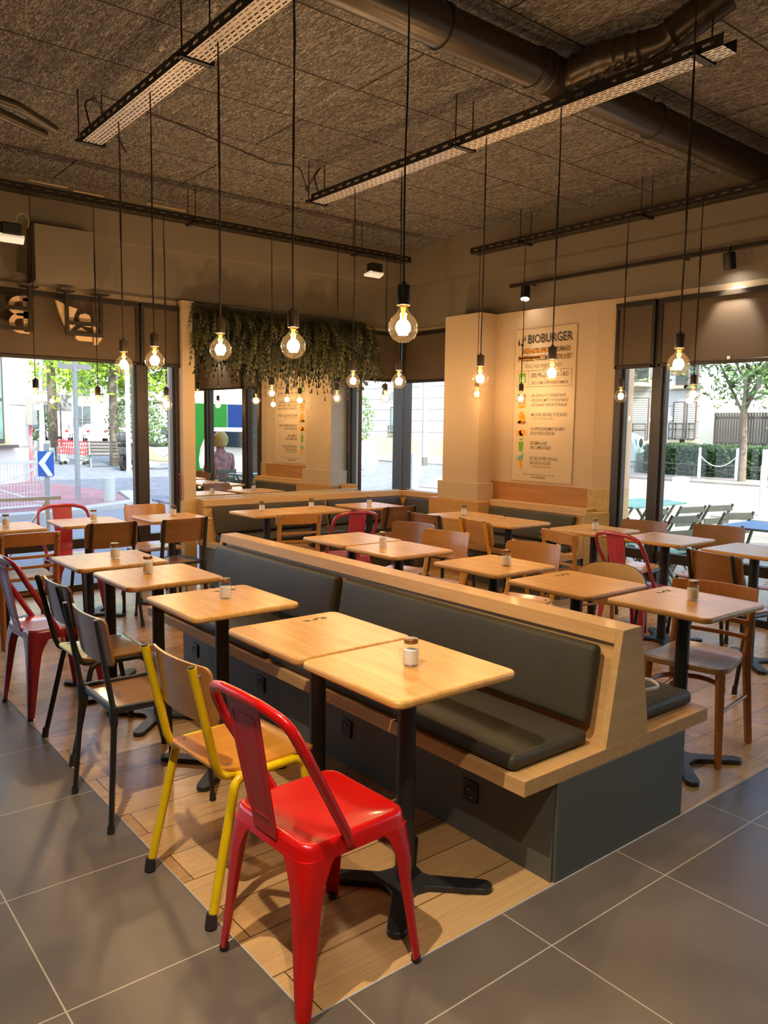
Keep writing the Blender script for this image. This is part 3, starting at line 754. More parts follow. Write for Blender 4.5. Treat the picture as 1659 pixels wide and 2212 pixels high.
# ------------------------------------------------------------------ chairs (front = +X, origin on the floor under the seat)
def sq(h, r, z, n=4): return [(x, y, z) for x, y in rpoly(-h, h, -h, h, r, n)]
def make_red(paint):
    t = empty('metal_chair')
    g = G()
    g.loft([sq(.06, .02, .4485), sq(.145, .03, .4495), sq(.158, .035, .4545), sq(.166, .037, .4555), sq(.173, .04, .451), sq(.177, .042, .440), sq(.181, .043, .405), sq(.179, .042, .405), sq(.172, .04, .44), sq(.16, .035, .447)], cap0=True, cap1=False)
    g.obj('seat', paint, t, smooth=50)
    for sx in (-1, 1):
        for sy in (-1, 1):
            g = G(); secs = []
            for z, c, w, rr, gr in ((.415, .181, .105, .03, 0), (.39, .184, .085, .03, 0), (.34, .1875, .064, .022, 0), (.30, .190, .058, .020, 0), (.275, .191, .055, .02, .0), (.262, .192, .053, .018, .008), (.08, .204, .035, .012, .007), (.066, .205, .034, .012, 0), (.04, .207, .031, .012, 0), (.014, .209, .029, .012, 0)):
                pts = []
                outer = [(c-w, c), (c-w*.6, c), (c-rr, c), (c-rr*.3-gr*.7, c-rr*.3-gr*.7), (c, c-rr), (c, c-w*.6), (c, c-w)]
                inner = [(c-.006, c-w), (c-.006, c-w*.6), (c-.006, c-rr), (c-rr*.3-gr*.7-.005, c-rr*.3-gr*.7-.005), (c-rr, c-.006), (c-w*.6, c-.006), (c-w, c-.006)]
                for x, y in outer+inner: pts.append((sx*x, sy*y, z))
                secs.append(pts)
            g.loft(secs); lg = g.obj('leg', paint, t, smooth=50)
            g = G(); g.tube([(sx*.1965, sy*.1965, .001), (sx*.1965, sy*.1965, .016)], [.0145, .0135], 12); g.obj('foot', 'rubber', lg)
    # arched tube
    P = [(-.035, .178, .425), (-.045, .181, .455), (-.185, .205, .70), (-.235, .19, .80), (-.255, .09, .825), (-.258, 0, .828)]
    P = P+[(x, -y, z) for x, y, z in P[-2::-1]]
    g = G(); g.tube(rnd(P, [0, .03, .12, .07, .07, 0, .07, .07, .12, .03, 0], 6), .0135, 12, ab=(.85, 1.1), up=(0, 0, 1)); g.obj('back_tube', paint, t, smooth=60)
    g = G(); secs = []
    for s in range(11):
        u = s/10
        z = .432+(.815-.432)*u; x = -.176-.078*u**.85-(.006 if u < .08 else 0)
        w = .054+.024*u+.004*math.sin(PI*u)
        secs.append([(x+.004*(1-(v)**2)*0, w*v, z) for v in (-1, -.6, 0, .6, 1)]+[(x+.004, w*v, z) for v in (1, .6, 0, -.6, -1)])
    g.loft(secs); sp = g.obj('splat', paint, t, smooth=50)
    g = G()
    pr = []
    for s in range(9):
        u = .14+.76*s/8; z = .432+(.383)*u; x = -.176-.078*u**.85; w = (.054+.024*u)-.022
        pr.append((x+.001, w, z))
    loop = pr+[(x, -w, z) for x, w, z in pr[::-1]]
    g.tube(loop, .0028, 6, closed=True, up=(1, 0, 0)); g.obj('embossed_line', paint, sp, smooth=60)
    for sy in (-1, 1):
        g = G(); g.tube([(-.035, sy*.174, .428), (-.035, sy*.187, .428)], .011, 12); g.obj('rivet', paint, t)
    return t
def strips(g, cols, pa, pb):
    """closed slab from columns; pa/pb give (front, back) points for (u, v)"""
    top = [(g.bm.verts.new(pa(u, h)), g.bm.verts.new(pb(u, h))) for u, h, l in cols]
    bot = [(g.bm.verts.new(pa(u, l)), g.bm.verts.new(pb(u, l))) for u, h, l in cols]
    n = len(cols)
    for i in range(n-1):
        g.face([top[i][0], top[i+1][0], bot[i+1][0], bot[i][0]]); g.face([top[i][1], bot[i][1], bot[i+1][1], top[i+1][1]])
        g.face([top[i][0], top[i][1], top[i+1][1], top[i+1][0]]); g.face([bot[i][0], bot[i+1][0], bot[i+1][1], bot[i][1]])
    for i in (0, n-1): g.face([top[i][0], bot[i][0], bot[i][1], top[i][1]])
def stations(a, b, r, n=8, inner=10):
    L = [a+r*(1-math.cos(PI/2*k/n)) for k in range(n+1)]+[a+r+(b-a-2*r)*k/inner for k in range(1, inner)]
    return L+[a+b-x for x in L[:n+1][::-1]]
def inset(x, a, b, r):
    d = min(x-a, b-x)
    return 0 if d >= r else r-math.sqrt(max(0, r*r-(r-d)**2))
def backpanel(g, xc, z0, z1, hw, bend, th, lean, r=.035, n=12, oval=False):
    """curved plywood back, bulging away from the sitter at the middle"""
    H = (z1-z0)/2; zc = (z0+z1)/2
    if oval: cols = [(-hw*math.cos(PI*k/30), H*max(.02, (1-abs(math.cos(PI*k/30))**2.8))**(1/2.1), -H*max(.02, (1-abs(math.cos(PI*k/30))**2.8))**(1/2.1)) for k in range(31)]
    else: cols = [(y, H-inset(y, -hw, hw, r), -H+inset(y, -hw, hw, r)) for y in stations(-hw, hw, r)]
    P = lambda off: (lambda y, h: (xc-lean*h+bend*(y/hw)**2+off, y, zc+h))
    strips(g, cols, P(0), P(th))
def seatpanel(g, x0, x1, wf, wr, z, th, drop=.018, r=.06):
    """plywood seat with rounded corners and a rolled front edge"""
    def Z(x):
        u = (x-x0)/(x1-x0); return z-.008*math.sin(PI*min(1, u*1.1))-(drop*((u-.8)/.2)**2 if u > .8 else 0)+(.006*(1-u/.2) if u < .2 else 0)
    W = lambda x: (wr+(wf-wr)*(x-x0)/(x1-x0))/2-inset(x, x0, x1, r)
    cols = [(x, W(x), -W(x)) for x in stations(x0, x1, r, 8, 12)]
    strips(g, cols, lambda x, y: (x, y, Z(x)), lambda x, y: (x, y, Z(x)-th))
def screws(t, xs, y, zs, side=1):
    for yy in (-y, y):
        for z in zs:
            g = G(); x = xs(z); g.tube([(x, yy, z), (x+side*.003, yy, z)], .0065, 10); g.obj('screw', 'chrome', t)
def make_school(paint, wood_b, wood_s, tube=.0145, oval=False, ztop=.80, screwed=True):
    t = empty('school_chair')
    if oval:
        g = G(); backpanel(g, -.235, .575, .80, .20, .035, .012, .12, oval=True); bp = g.obj('backrest', 'laminate', t, smooth=40)
        g = G(); backpanel(g, -.2395, .572, .803, .204, .035, .005, .12, oval=True); g.obj('edge_band', 'black metal', bp, smooth=40)
    else:
        g = G(); backpanel(g, -.222, .61, .798, .19, .028, .009, .16, r=.028); g.obj('backrest', wood_b, t, smooth=40)
    g = G(); seatpanel(g, -.17, .20, .37, .33, .462, .009, r=.05); g.obj('seat', wood_s, t, smooth=40)
    for s in (-1, 1):
        P = [(-.247, s*.155, ztop), (-.175, s*.157, .49), (-.155, s*.158, .44), (-.10, s*.158, .437), (.14, s*.158, .437)]
        g = G(); g.tube(rnd(P, [0, .1, .05, .03, 0]), tube*.97, 12); po = g.obj('back_post', paint, t, smooth=60)
        g = G(); g.tube([(-.2475, s*.155, ztop-.002), (-.2482, s*.155, ztop+.004)], tube*.8, 12); g.obj('end_plug', 'rubber', po)
        P = [(-.215, s*.205, .03), (-.125, s*.19, .42), (-.10, s*.188, .437), (.10, s*.188, .437), (.13, s*.19, .42), (.20, s*.21, .03)]
        g = G(); g.tube(rnd(P, [0, .07, .05, .05, .07, 0]), tube, 12); lg = g.obj('leg_hoop', paint, t, smooth=60)
        for x, y in ((-.219, s*.2055), (.204, s*.211)):
            g = G(); g.tube([(x*1.012, y, .001), (x*.99, y*.995, .045)], [tube*1.3, tube*1.15], 12); g.obj('foot', 'rubber', lg)
    g = G(); g.tube([(.10, -.19, .437), (.10, .19, .437)], tube*.7, 8); g.tube([(-.10, -.19, .437), (-.10, .19, .437)], tube*.7, 8); g.obj('cross_bar', paint, t)
    if screwed:
        screws(t, lambda z: -.206-.16*(z-.704), .145, (.64, .77), 1)
        for sx in (-.12, .13):
            for sy in (-.14, .14):
                g = G(); g.tube([(sx, sy, .452), (sx, sy, .4645)], .006, 10); g.obj('screw', 'chrome', t)
    return t
def make_flat(wood_b='plywood dark', wood_s='plywood dark'):
    """older school chair of flat steel, seat set into its frame"""
    t = empty('school_chair')
    g = G(); backpanel(g, -.225, .62, .80, .185, .025, .009, .16, r=.02); g.obj('backrest', wood_b, t, smooth=40)
    g = G(); g.box(-.165, .165, -.165, .165, .440, .449); g.obj('seat', wood_s, t, bevel=.003)
    g = G(); g.bar((-.185, -.17, .452), (.185, -.172, .444), .018, .026); g.bar((-.185, .17, .452), (.185, .172, .444), .018, .026)
    g.bar((.175, -.17, .441), (.175, .17, .441), .018, .024); g.bar((-.178, -.17, .447), (-.178, .17, .447), .018, .024); g.obj('seat_frame', 'black metal', t, bevel=.004)
    for s in (-1, 1):
        g = G(); P = rnd([(-.243, s*.178, .805), (-.19, s*.18, .47), (-.188, s*.182, .40), (-.215, s*.205, .02)], [0, .12, .2, 0])
        n = len(P); g.tube(P, [.0125+.006*math.sin(PI*i/(n-1)) for i in range(n)], 8, ab=(.8, 1.25), up=(0, 1, 0)); po = g.obj('back_post', 'black metal', t, smooth=45)
        g = G(); g.tube([(-.217, s*.2055, .001), (-.2155, s*.205, .028)], [.0145, .0125], 10); g.obj('foot', 'rubber', po)
        g = G(); g.tube([(.178, s*.172, .437), (.20, s*.198, .02)], [.015, .009], 8); lg = g.obj('leg', 'black metal', t, smooth=45)
        g = G(); g.tube([(.2005, s*.1985, .001), (.20, s*.198, .028)], [.0135, .012], 10); g.obj('foot', 'rubber', lg)
    screws(t, lambda z: -.205-.16*(z-.71), .15, (.65, .765), 1)
    return t
def make_bistro(w='beech', ws='worn seat'):
    t = empty('wooden_chair')
    g = G()
    secs = []
    n = 14
    for i in range(n+1):
        v = -1+2*i/n; y = .205*v; x = -.222+.03*v*v
        secs.append([(x, y, .685), (x-.012, y, .775-.006*v*v), (x+.006, y, .777-.006*v*v), (x+.017, y, .687)])
    g.loft(secs); g.obj('top_rail', w, t, bevel=.003, smooth=45)
    for z in (.605, .535):
        g = G(); secs = []
        for i in range(9):
            v = -1+2*i/8; y = .172*v; x = -.205+.02*v*v+.10*(.605-z)
            secs.append([(x, y, z-.008), (x, y, z+.012), (x+.012, y, z+.012), (x+.012, y, z-.008)])
        g.loft(secs); g.obj('slat', w, t, bevel=.002, smooth=45)
    g = G(); seatpanel(g, -.185, .20, .40, .335, .462, .024, drop=.006, r=.07); g.obj('seat', ws, t, bevel=.003, smooth=40)
    for s in (-1, 1):
        g = G(); P = rnd([(-.212, s*.178, .765), (-.175, s*.175, .47), (-.175, s*.177, .40), (-.235, s*.19, .002)], [0, .3, .3, 0], 5)
        k = len(P); g.tube(P, [.0165+.004*math.sin(PI*i/(k-1)) for i in range(k)], 4, ab=(1.1, 1.2), up=(0, 1, 0)); g.obj('back_post', w, t, bevel=.003, smooth=45)
        g = G(); g.tube([(.165, s*.165, .445), (.178, s*.182, .002)], [.024, .017], 4, up=(0, 1, 0)); g.obj('leg', w, t, bevel=.003, smooth=30)
    g = G(); P = rnd([(.165, -.165, .33), (.02, -.15, .33), (-.08, 0, .33), (.02, .15, .33), (.165, .165, .33)], [0, .12, .2, .12, 0])
    g.tube(P, .0095, 8, ab=(.8, 1.3), up=(0, 0, 1)); g.obj('curved_stretcher', w, t, smooth=60)
    for s in (-1, 1):
        g = G(); g.tube([(-.19, s*.18, .25), (.17, s*.172, .25)], .009, 8); g.obj('stretcher', w, t)
    screws(t, lambda z: -.238, .178, (.705, .745), 1)
    return t
REDG, SCHG, WOODG = 'red metal bistro chairs', 'plywood school chairs', 'brown bentwood chairs'
CH = [
 ('red', lambda: make_red('red paint'), 1.205, 1.757, 2, 'glossy bright red metal chair nearest the camera', REDG),
 ('yellow', lambda: make_school('yellow paint', 'plywood', 'seat honey'), 1.225, 2.275, 3, 'chair with bright yellow tube frame and honey wood seat, behind the nearest red chair', SCHG),
 ('flat', make_flat, 1.195, 3.0, 0, 'dark flat-steel chair with square plywood seat directly behind the bright yellow chair', SCHG),
 ('black', lambda: make_school('dark bronze metal', 'plywood dark', 'seat honey', .0125), 1.275, 3.68, 0, 'black tube chair with round shining seat, second behind the bright yellow chair', SCHG),
 ('redworn', lambda: make_red('worn red paint'), 1.235, 4.345, 4, 'worn dark red metal chair cut by the left edge of the photo', REDG),
 ('redworn', None, 2.02, 6.52, -92, 'worn red metal chair facing the camera at the left street window', REDG),
 ('woodp', lambda: make_bistro('beech', 'worn seat'), 1.455, 5.78, 90, 'brown wooden chair with two thin back slats at the left edge, seen from behind', WOODG),
 ('black2', lambda: make_school('dark bronze metal', 'plywood dark', 'plywood', .0125), 2.05, 5.86, 88, 'black tube chair seen from behind, in front of the pale table at the left window', SCHG),
 ('flat', None, 2.55, 5.80, 95, 'dark flat-steel chair seen from behind beside the far end of the middle bench', SCHG),
 ('black3', lambda: make_school('pole grey', 'plywood', 'plywood', .0125), 2.745, 6.58, -90, 'light plywood chair facing the camera at the left window beside the white pier', SCHG),
 ('black3', None, 1.34, 6.62, -90, 'plywood chair at the left window, only its edge in the photo', SCHG),
 ('woodh', lambda: make_bistro('beech pale', 'plywood'), 3.66, 5.80, 78, 'honey wooden chair with two thin slats at the mirror bench tables', WOODG),
 ('redworn', None, 3.84, 5.28, 82, 'faded red metal chair seen from behind at the mirror bench tables', REDG),
 ('black', None, 4.60, 5.66, 88, 'dark-framed plywood chair nearest the corner window, seen from behind', SCHG),
 ('flat', None, 4.58, 4.85, 2, 'dark-framed plywood chair seen from behind beside the table next to the cream column', SCHG),
 ('black4', lambda: make_school('dark bronze metal', 'plywood dark', 'plywood', .0125), 3.70, 4.40, 196, 'brown plywood chair showing four screws, farthest behind the middle bench', SCHG),
 ('ochre', lambda: make_school('ochre paint', 'plywood', 'plywood'), 3.57, 3.92, 193, 'yellow-framed plywood chair with its back partly behind the pale table with a jar', SCHG),
 ('ochre', None, 3.65, 3.20, 194, 'yellow-framed plywood chair facing the middle bench, right behind the jar table', SCHG),
 ('oval', lambda: make_school('black metal', 'laminate', 'laminate', .011, oval=True, ztop=.74, screwed=False), 3.37, 2.43, 193, 'chair with a pale oval laminate back and black edge', SCHG),
 ('woodp', None, 3.475, 1.91, 190, 'large brown wooden chair at the nearest right-hand table', WOODG),
 ('ochre', None, 4.62, 4.28, -8, 'yellow-framed plywood chair seen from behind before the bench below the poster', SCHG),
 ('woodh', None, 4.80, 3.60, -14, 'honey wooden chair seen from behind beside the pale oak end of the poster wall', WOODG),
 ('redworn', None, 4.73, 3.05, -8, 'dark red metal chair seen from behind at the right windows', REDG),
 ('black2', None, 4.64, 2.33, -10, 'black tube chair seen from behind nearest the right windows', SCHG),
 ('black', None, 5.35, 3.52, 190, 'dark-framed plywood chair standing right at the window behind the red chair', SCHG),
 ('black4', None, 5.56, 3.0, 192, 'orange plywood chair with four screws facing the room at the right windows', SCHG),
 ('black4', None, 5.60, 2.40, 185, 'plywood chair at the right edge by the window, mostly out of the photo', SCHG)]
for key, mk, x, y, r, lb, gr in CH:
    o = place(key, mk, x, y, r, lb, 'chair', gr, z=.002 if x > 1.05 or True else 0)
# ------------------------------------------------------------------ pendants
BULB_W = 7.2
lamp = bpy.data.lights.new('bulb_light', 'POINT'); lamp.energy = BULB_W; lamp.color = (1.0, 0.67, 0.34); lamp.shadow_soft_size = .03
lamp_small = lamp.copy(); lamp_small.energy = 2.6
BP = {}
def make_pendant(lamp=lamp):
    t = empty('pendant_bulb')
    g = G(); g.lathe([(0, -.0505), (.02, -.0465), (.036, -.0355), (.047, -.018), (.0505, 0), (.048, .016), (.040, .031), (.028, .043), (.0185, .053), (.0155, .063), (.015, .072)], 32)
    g.obj('globe', 'bulb glass', t, smooth=80)
    g = G(); g.lathe([(.0145, .070), (.0155, .070), (.0155, .082), (.0145, .082)], 20); g.lathe([(0, .03), (.004, .03), (.006, .05), (.010, .068), (0, .069)], 12); g.obj('bulb_cap', 'brass', t)
    g = G()
    for k in range(6):
        a = 2*PI*k/6; g.tube([(.0125*math.cos(a), .0125*math.sin(a), -.024), (.013*math.cos(a), .013*math.sin(a), .022)], .0045, 6)
    g.obj('filament', 'filament', t)
    g = G(); g.lathe([(0, .152), (.008, .150), (.009, .141), (.021, .139), (.0225, .136), (.0225, .074), (.0205, .072), (.016, .073)], 24); g.obj('socket', 'bulb socket', t, smooth=35)
    l = bpy.data.objects.new('bulb_light', lamp); C.objects.link(l); l.parent = t; l.location = (0, 0, 0)
    return t
PG = {'a': 'round filament bulbs over the left table row', 'b': 'round filament bulbs over the right table row', 'c': 'filament bulbs along the back cable tray', 'd': 'filament bulbs along the right-hand cable tray'}
bulbs = [
 (1.735, 2.055, 1.845, 'a', 'largest hanging globe bulb, nearest the camera in the middle of the photo'),
 (1.735, 2.735, 1.832, 'a', 'second largest hanging globe bulb, left of the largest one'),
 (1.733, 3.354, 1.859, 'a', 'hanging globe bulb third from the camera in the left row'),
 (1.72, 4.075, 1.848, 'a', 'hanging globe bulb before the left window frame post, right one of the close pair'),
 (1.747, 4.585, 1.855, 'a', 'farthest hanging globe bulb of the left row, left one of the close pair'),
 (1.746, 6.38, 1.699, 'c', 'small globe bulb in front of the lamp post at the left street window'),
 (2.215, 6.38, 1.66, 'c', 'small globe bulb in the middle of the left street window'),
 (2.79, 6.38, 1.678, 'c', 'small globe bulb beside the white pier in the narrow pane'),
 (3.816, 6.38, 1.81, 'c', 'small globe bulb hanging before the poster reflection in the mirror'),
 (4.55, 6.38, 1.789, 'c', 'small globe bulb hanging below the plants at the middle of the mirror'),
 (5.16, 6.38, 1.812, 'c', 'smallest globe bulb left of the corner post'),
 (3.493, 4.694, 1.846, 'b', 'globe bulb at the right end of the mirror, farthest of its row'),
 (3.49, 4.17, 1.824, 'b', 'globe bulb directly in front of the corner window post'),
 (3.468, 3.382, 1.811, 'b', 'upper globe bulb in front of the cream column corner'),
 (3.407, 2.788, 1.815, 'b', 'globe bulb in front of the middle of the poster'),
 (3.366, 2.019, 1.819, 'b', 'large globe bulb before the blind at the right windows'),
 (5.61, 5.51, 1.848, 'd', 'lower small globe bulb at the cream column corner'),
 (5.722, 5.041, 1.795, 'd', 'small globe bulb over the green logo of the poster'),
 (5.589, 3.853, 1.789, 'd', 'small globe bulb at the frame left of the right window mullion'),
 (5.458, 3.144, 1.784, 'd', 'small globe bulb before the tree at the right window')]
TOPZ = {'a': 3.205, 'b': 3.205, 'c': 3.205, 'd': 3.205}
for x, y, z, k, lb in bulbs:
    o = place('pendant d' if k == 'd' else 'pendant', (lambda: make_pendant(lamp_small)) if k == 'd' else make_pendant, x, y, random.uniform(0, 90), lb, 'pendant lamp', PG[k], z=z)
    g = G(); h = TOPZ[k]-z
    pts = [(0, 0, .148)]+[(random.uniform(-.004, .004), random.uniform(-.004, .004), .148+(h-.148)*i/6) for i in range(1, 6)]+[(0, 0, h)]
    g.tube(pts, .0034, 6); c = g.obj('cord', 'cord', o)
# ------------------------------------------------------------------ cable trays
def tray(name, label, axis, c, a0, a1, z, w=.115, brackets=(), rods=True, step=.05, light='tray lit'):
    """perforated channel: axis along which it runs, c its centre line"""
    t = thing(name, label, 'cable tray', (0, 0, 0), 0, None)
    def P(u, v, zz): return (c+v, u, zz) if axis == 'Y' else (u, c+v, zz)
    rows = [-.5, -.42, -.36, -.22, -.16, -.03, .03, .16, .22, .36, .42, .5]
    n = int((a1-a0)/step)
    g = G()
    vs = {}
    def V(u, v, zz):
        k = (round(u, 5), round(v, 5), zz)
        if k not in vs: vs[k] = g.bm.verts.new(P(u, v, zz))
        return vs[k]
    for i in range(n):
        for j in range(len(rows)-1):
            slotrow = j in (1, 3, 5, 7, 9)
            off = step*.5 if j in (3, 7) else 0
            u0 = a0+i*step; 
            cuts = [u0, u0+step*.3, u0+step] if not off else [u0, u0+step*.35, u0+step*.65, u0+step]
            if slotrow:
                if off: segs = [(u0, u0+step*.35, 0), (u0+step*.35, u0+step*.65, 1), (u0+step*.65, u0+step, 0)]
                else: segs = [(u0, u0+step*.3, 1), (u0+step*.3, u0+step, 0)]
            else: segs = [(u0, u0+step, 1)]
            for p, q, s in segs:
                if s: g.face([V(p, rows[j]*w, z), V(q, rows[j]*w, z), V(q, rows[j+1]*w, z), V(p, rows[j+1]*w, z)])
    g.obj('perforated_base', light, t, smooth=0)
    g = G(); h = .055
    for s in (-1, 1):
        vv = s*w/2
        for i in range(n):
            u0 = a0+i*step
            for za, zb, hole in ((0, .022, 0), (.022, .034, 1), (.034, h, 0)):
                if hole and i % 2: continue
                g.face([g.bm.verts.new(P(u0, vv, z+za)), g.bm.verts.new(P(u0+step, vv, z+za)), g.bm.verts.new(P(u0+step, vv, z+zb)), g.bm.verts.new(P(u0, vv, z+zb))])
        x0, x1 = vv-(.008 if s > 0 else 0), vv+(.008 if s < 0 else 0)
        if axis == 'Y': g.box(c+x0, c+x1, a0, a0+n*step, z+h, z+h+.002)
        else: g.box(a0, a0+n*step, c+x0, c+x1, z+h, z+h+.002)
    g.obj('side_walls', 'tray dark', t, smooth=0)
    for b in brackets:
        g = G()
        def bb(g, u0, u1, v0, v1, z0, z1):
            if axis == 'Y': g.box(c+v0, c+v1, u0, u1, z0, z1)
            else: g.box(u0, u1, c+v0, c+v1, z0, z1)
        W = w/2+.028
        bb(g, b-.02, b+.02, -W, W, z-.006, z-.002); bb(g, b-.02, b-.017, -W, W, z-.006, z+.016); bb(g, b+.017, b+.02, -W, W, z-.006, z+.016)
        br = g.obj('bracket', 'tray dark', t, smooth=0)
        if rods:
            for s in (-1, 1):
                g = G(); g.tube([P(b, s*(W-.014), z-.012), P(b, s*(W-.014), ZC-.003)], .004, 6); g.obj('threaded_rod', 'tray dark', br)
    return t
tray('cable_tray', 'perforated cable tray hanging from the ceiling at the upper left', 'Y', 1.742, .6, 5.05, 3.2, brackets=(5.03, 3.59, 1.2))
tray('cable_tray', 'long perforated cable tray crossing under the round duct at upper right', 'Y', 3.50, 1.93, 5.22, 3.2, brackets=(5.19, 3.6, 2.06))
tray('cable_tray', 'perforated cable tray along the back wall above the left window and mirror', 'X', 6.40, .2, 5.5, 3.2, brackets=(1.2, 3.05, 4.8), light='dark bronze metal')
tray('cable_tray', 'perforated cable tray along the right wall above the track lights', 'Y', 5.67, .2, 5.65, 3.2, brackets=(5.0, 3.75, 2.2), light='dark bronze metal')
def cable(label, pts, r=.005, mat='cord', rad=.05, cat='cable', name='cable', group=None):
    g = G(); g.tube(rnd(pts, rad), r, 6); return tag(g.obj(name, mat), label, cat, group)
cable('cable looping from the ceiling into the far end of the upper left tray', [(1.72, 4.95, 3.24), (1.70, 5.0, 3.42), (1.78, 5.05, 3.485), (2.3, 5.9, 3.49)])
cable('cable looping from the ceiling into the far end of the long right tray', [(3.5, 5.15, 3.24), (3.48, 5.2, 3.40), (3.56, 5.22, 3.488), (3.8, 5.8, 3.49)])
cable('pair of thin cables running across the ceiling to the long right tray', [(1.8, 5.0, 3.49), (2.4, 5.15, 3.492), (3.2, 5.4, 3.49), (3.43, 5.32, 3.485), (3.44, 5.2, 3.25)], .004)
for i, (p, q) in enumerate((((1.72, 6.30, 3.27), (2.0, 6.30, 3.27)), ((2.05, 6.33, 3.265), (2.28, 6.33, 3.265)), ((2.62, 6.31, 3.27), (2.95, 6.31, 3.27)))):
    cable(['pale conduit piece lying on the back tray at far left', 'short pale conduit piece, second on the back tray', 'longer pale conduit piece on the back tray'][i], [p, q], .006, 'pvc cable', cat='conduit', name='conduit', group='pale conduits on the back tray')
# pipes at upper left
g = G()
g.tube(rnd([(.55, 4.1, 3.24), (1.05, 4.75, 3.24), (1.28, 4.85, 3.25), (1.55, 5.1, 3.26)], .15), .028, 12)
g.tube(rnd([(.6, 4.45, 3.24), (.95, 4.75, 3.24), (1.15, 4.95, 3.24), (1.52, 5.2, 3.25)], .15), .03, 12)
tag(g.obj('wrapped_pipes', 'duct'), 'pair of dark wrapped pipes joining at the upper left corner', 'pipe')
cable('thin cable hanging in loops below the upper left pipes', [(1.2, 5.3, 3.49), (1.25, 5.4, 3.38), (1.32, 5.5, 3.30), (1.5, 6.2, 3.27)], .004)
# ------------------------------------------------------------------ round duct
DY, DZ, DR = 2.86, 3.36, .095
t = thing('ventilation_duct', 'round dark metal duct crossing the ceiling with a ribbed branch elbow', 'duct')
def ribs(L0, L1, r): return None
g = G(); g.tube([(.9, DY, DZ), (3.28, DY, DZ)], DR, 32); g.tube([(3.62, DY, DZ), (XW-.02, DY, DZ)], DR, 32); g.obj('duct_pipe', 'duct', t, smooth=60)
g = G()
xs = [3.25, 3.27, 3.275, 3.29, 3.295, 3.33, 3.335, 3.345, 3.35, 3.60, 3.605, 3.615, 3.62, 3.65, 3.655, 3.665, 3.67, 3.695, 3.70, 3.71, 3.715, 3.74]
rr = [DR+.004, DR+.004, DR+.010, DR+.010, DR+.004, DR+.004, DR+.010, DR+.010, DR+.004, DR+.004, DR+.010, DR+.010, DR+.004, DR+.004, DR+.01, DR+.01, DR+.004, DR+.004, DR+.01, DR+.01, DR+.004, DR+.004]
g.tube([(x, DY, DZ) for x in xs], rr, 32); g.obj('duct_tee', 'duct', t, smooth=40)
for x in (2.62, 4.35):
    g = G(); g.tube([(x-.02, DY, DZ), (x-.012, DY, DZ), (x-.011, DY, DZ), (x+.011, DY, DZ), (x+.012, DY, DZ), (x+.02, DY, DZ)], [DR+.002, DR+.002, DR+.008, DR+.008, DR+.002, DR+.002], 32)
    cl = g.obj('clamp', 'duct', t, smooth=30)
    g = G(); g.tube([(x, DY, DZ+DR), (x, DY, ZC-.003)], .005, 6); g.obj('rod', 'tray dark', cl)
g = G()
P = rnd([(3.47, DY, DZ), (3.47, DY-.28, DZ+.01), (3.56, DY-.55, DZ+.015), (3.60, DY-.85, DZ+.14)], .16, 10)
PP = []; RRr = []
base = [Vector(p) for p in P]
L_ = [0]
for a, b in zip(base, base[1:]): L_.append(L_[-1]+(b-a).length)
tot = L_[-1]; m_ = 60
for i in range(m_+1):
    s = tot*i/m_
    k = max(j for j in range(len(L_)) if L_[j] <= s+1e-9); k = min(k, len(base)-2)
    u = (s-L_[k])/max(1e-6, (L_[k+1]-L_[k])); PP.append(base[k].lerp(base[k+1], u))
    seam = any(abs(s-q) < .008 for q in (.12, .24, .29, .34, .40, .46, .62))
    RRr.append(.078+(.007 if seam else 0))
g.tube(PP, RRr, 28); g.obj('elbow_branch', 'duct', t, smooth=45)

# ------------------------------------------------------------------ spotlights on tracks, wall washers
def track(label, x, y0, y1, z):
    g = G(); g.box(x-.017, x+.017, y0, y1, z-.016, z+.016); g.box(x+.017, XW-.101 if False else x+.03, y0, y1, z-.006, z+.006)
    return tag(g.obj('light_track', 'dark bronze metal', bevel=.003), label, 'light track')
track('black light track along the right wall above the poster and blinds', 5.93, -1.5, 5.40, 2.90)
for y in (5.2, 3.9, 2.6, 1.3, 0, -1.2):
    pass
g = G()
for y in (5.2, 3.6, 2.0, .4, -1.2): g.box(5.92, XW-.002, y-.01, y+.01, 2.895, 2.905)
tag(g.obj('track_brackets', 'dark bronze metal', smooth=0), 'small arms holding the light track to the right wall', 'bracket', kind=None)
spotd = bpy.data.lights.new('spot_beam', 'SPOT'); spotd.energy = 60; spotd.color = (1, .90, .76); spotd.spot_size = R(70); spotd.spot_blend = .6; spotd.shadow_soft_size = .03
wall_spot = spotd.copy(); wall_spot.energy = 20
def make_spot(data=None):
    t = empty('track_spotlight')
    g = G(); g.lathe([(0, .11), (.042, .108), (.045, .10), (.045, -.02), (.041, -.022), (.039, -.006), (0, -.005)], 28); g.obj('housing', 'socket black', t, smooth=40)
    g = G(); g.lathe([(0, -.0075), (.038, -.0075), (.038, -.006), (0, -.006)], 24); g.obj('lens', 'spot lens', t)
    g = G(); g.tube([(0, 0, .105), (0, 0, .15)], .009, 10); g.obj('stem', 'socket black', t)
    l = bpy.data.objects.new('spot_beam', data or spotd); C.objects.link(l); l.parent = t; l.location = (0, 0, -.03)
    return t
SG = 'ceiling spotlights'
sp = [(5.93, 5.21, 2.775, (-12, 18), 'small lit spotlight above the top of the poster'),
      (5.93, 3.17, 2.765, (0, -14), 'lit black spotlight above the blinds at the right edge'),
      (5.93, 1.2, 2.77, (0, 10), 'lit spotlight on the right track, outside the photo')]
for x, y, z, (rx, ry), lb in sp:
    o = place('wall spot', lambda: make_spot(wall_spot), x, y, 0, lb, 'spotlight', SG, z=z)
    o.rotation_euler = (R(rx), R(ry), 0)
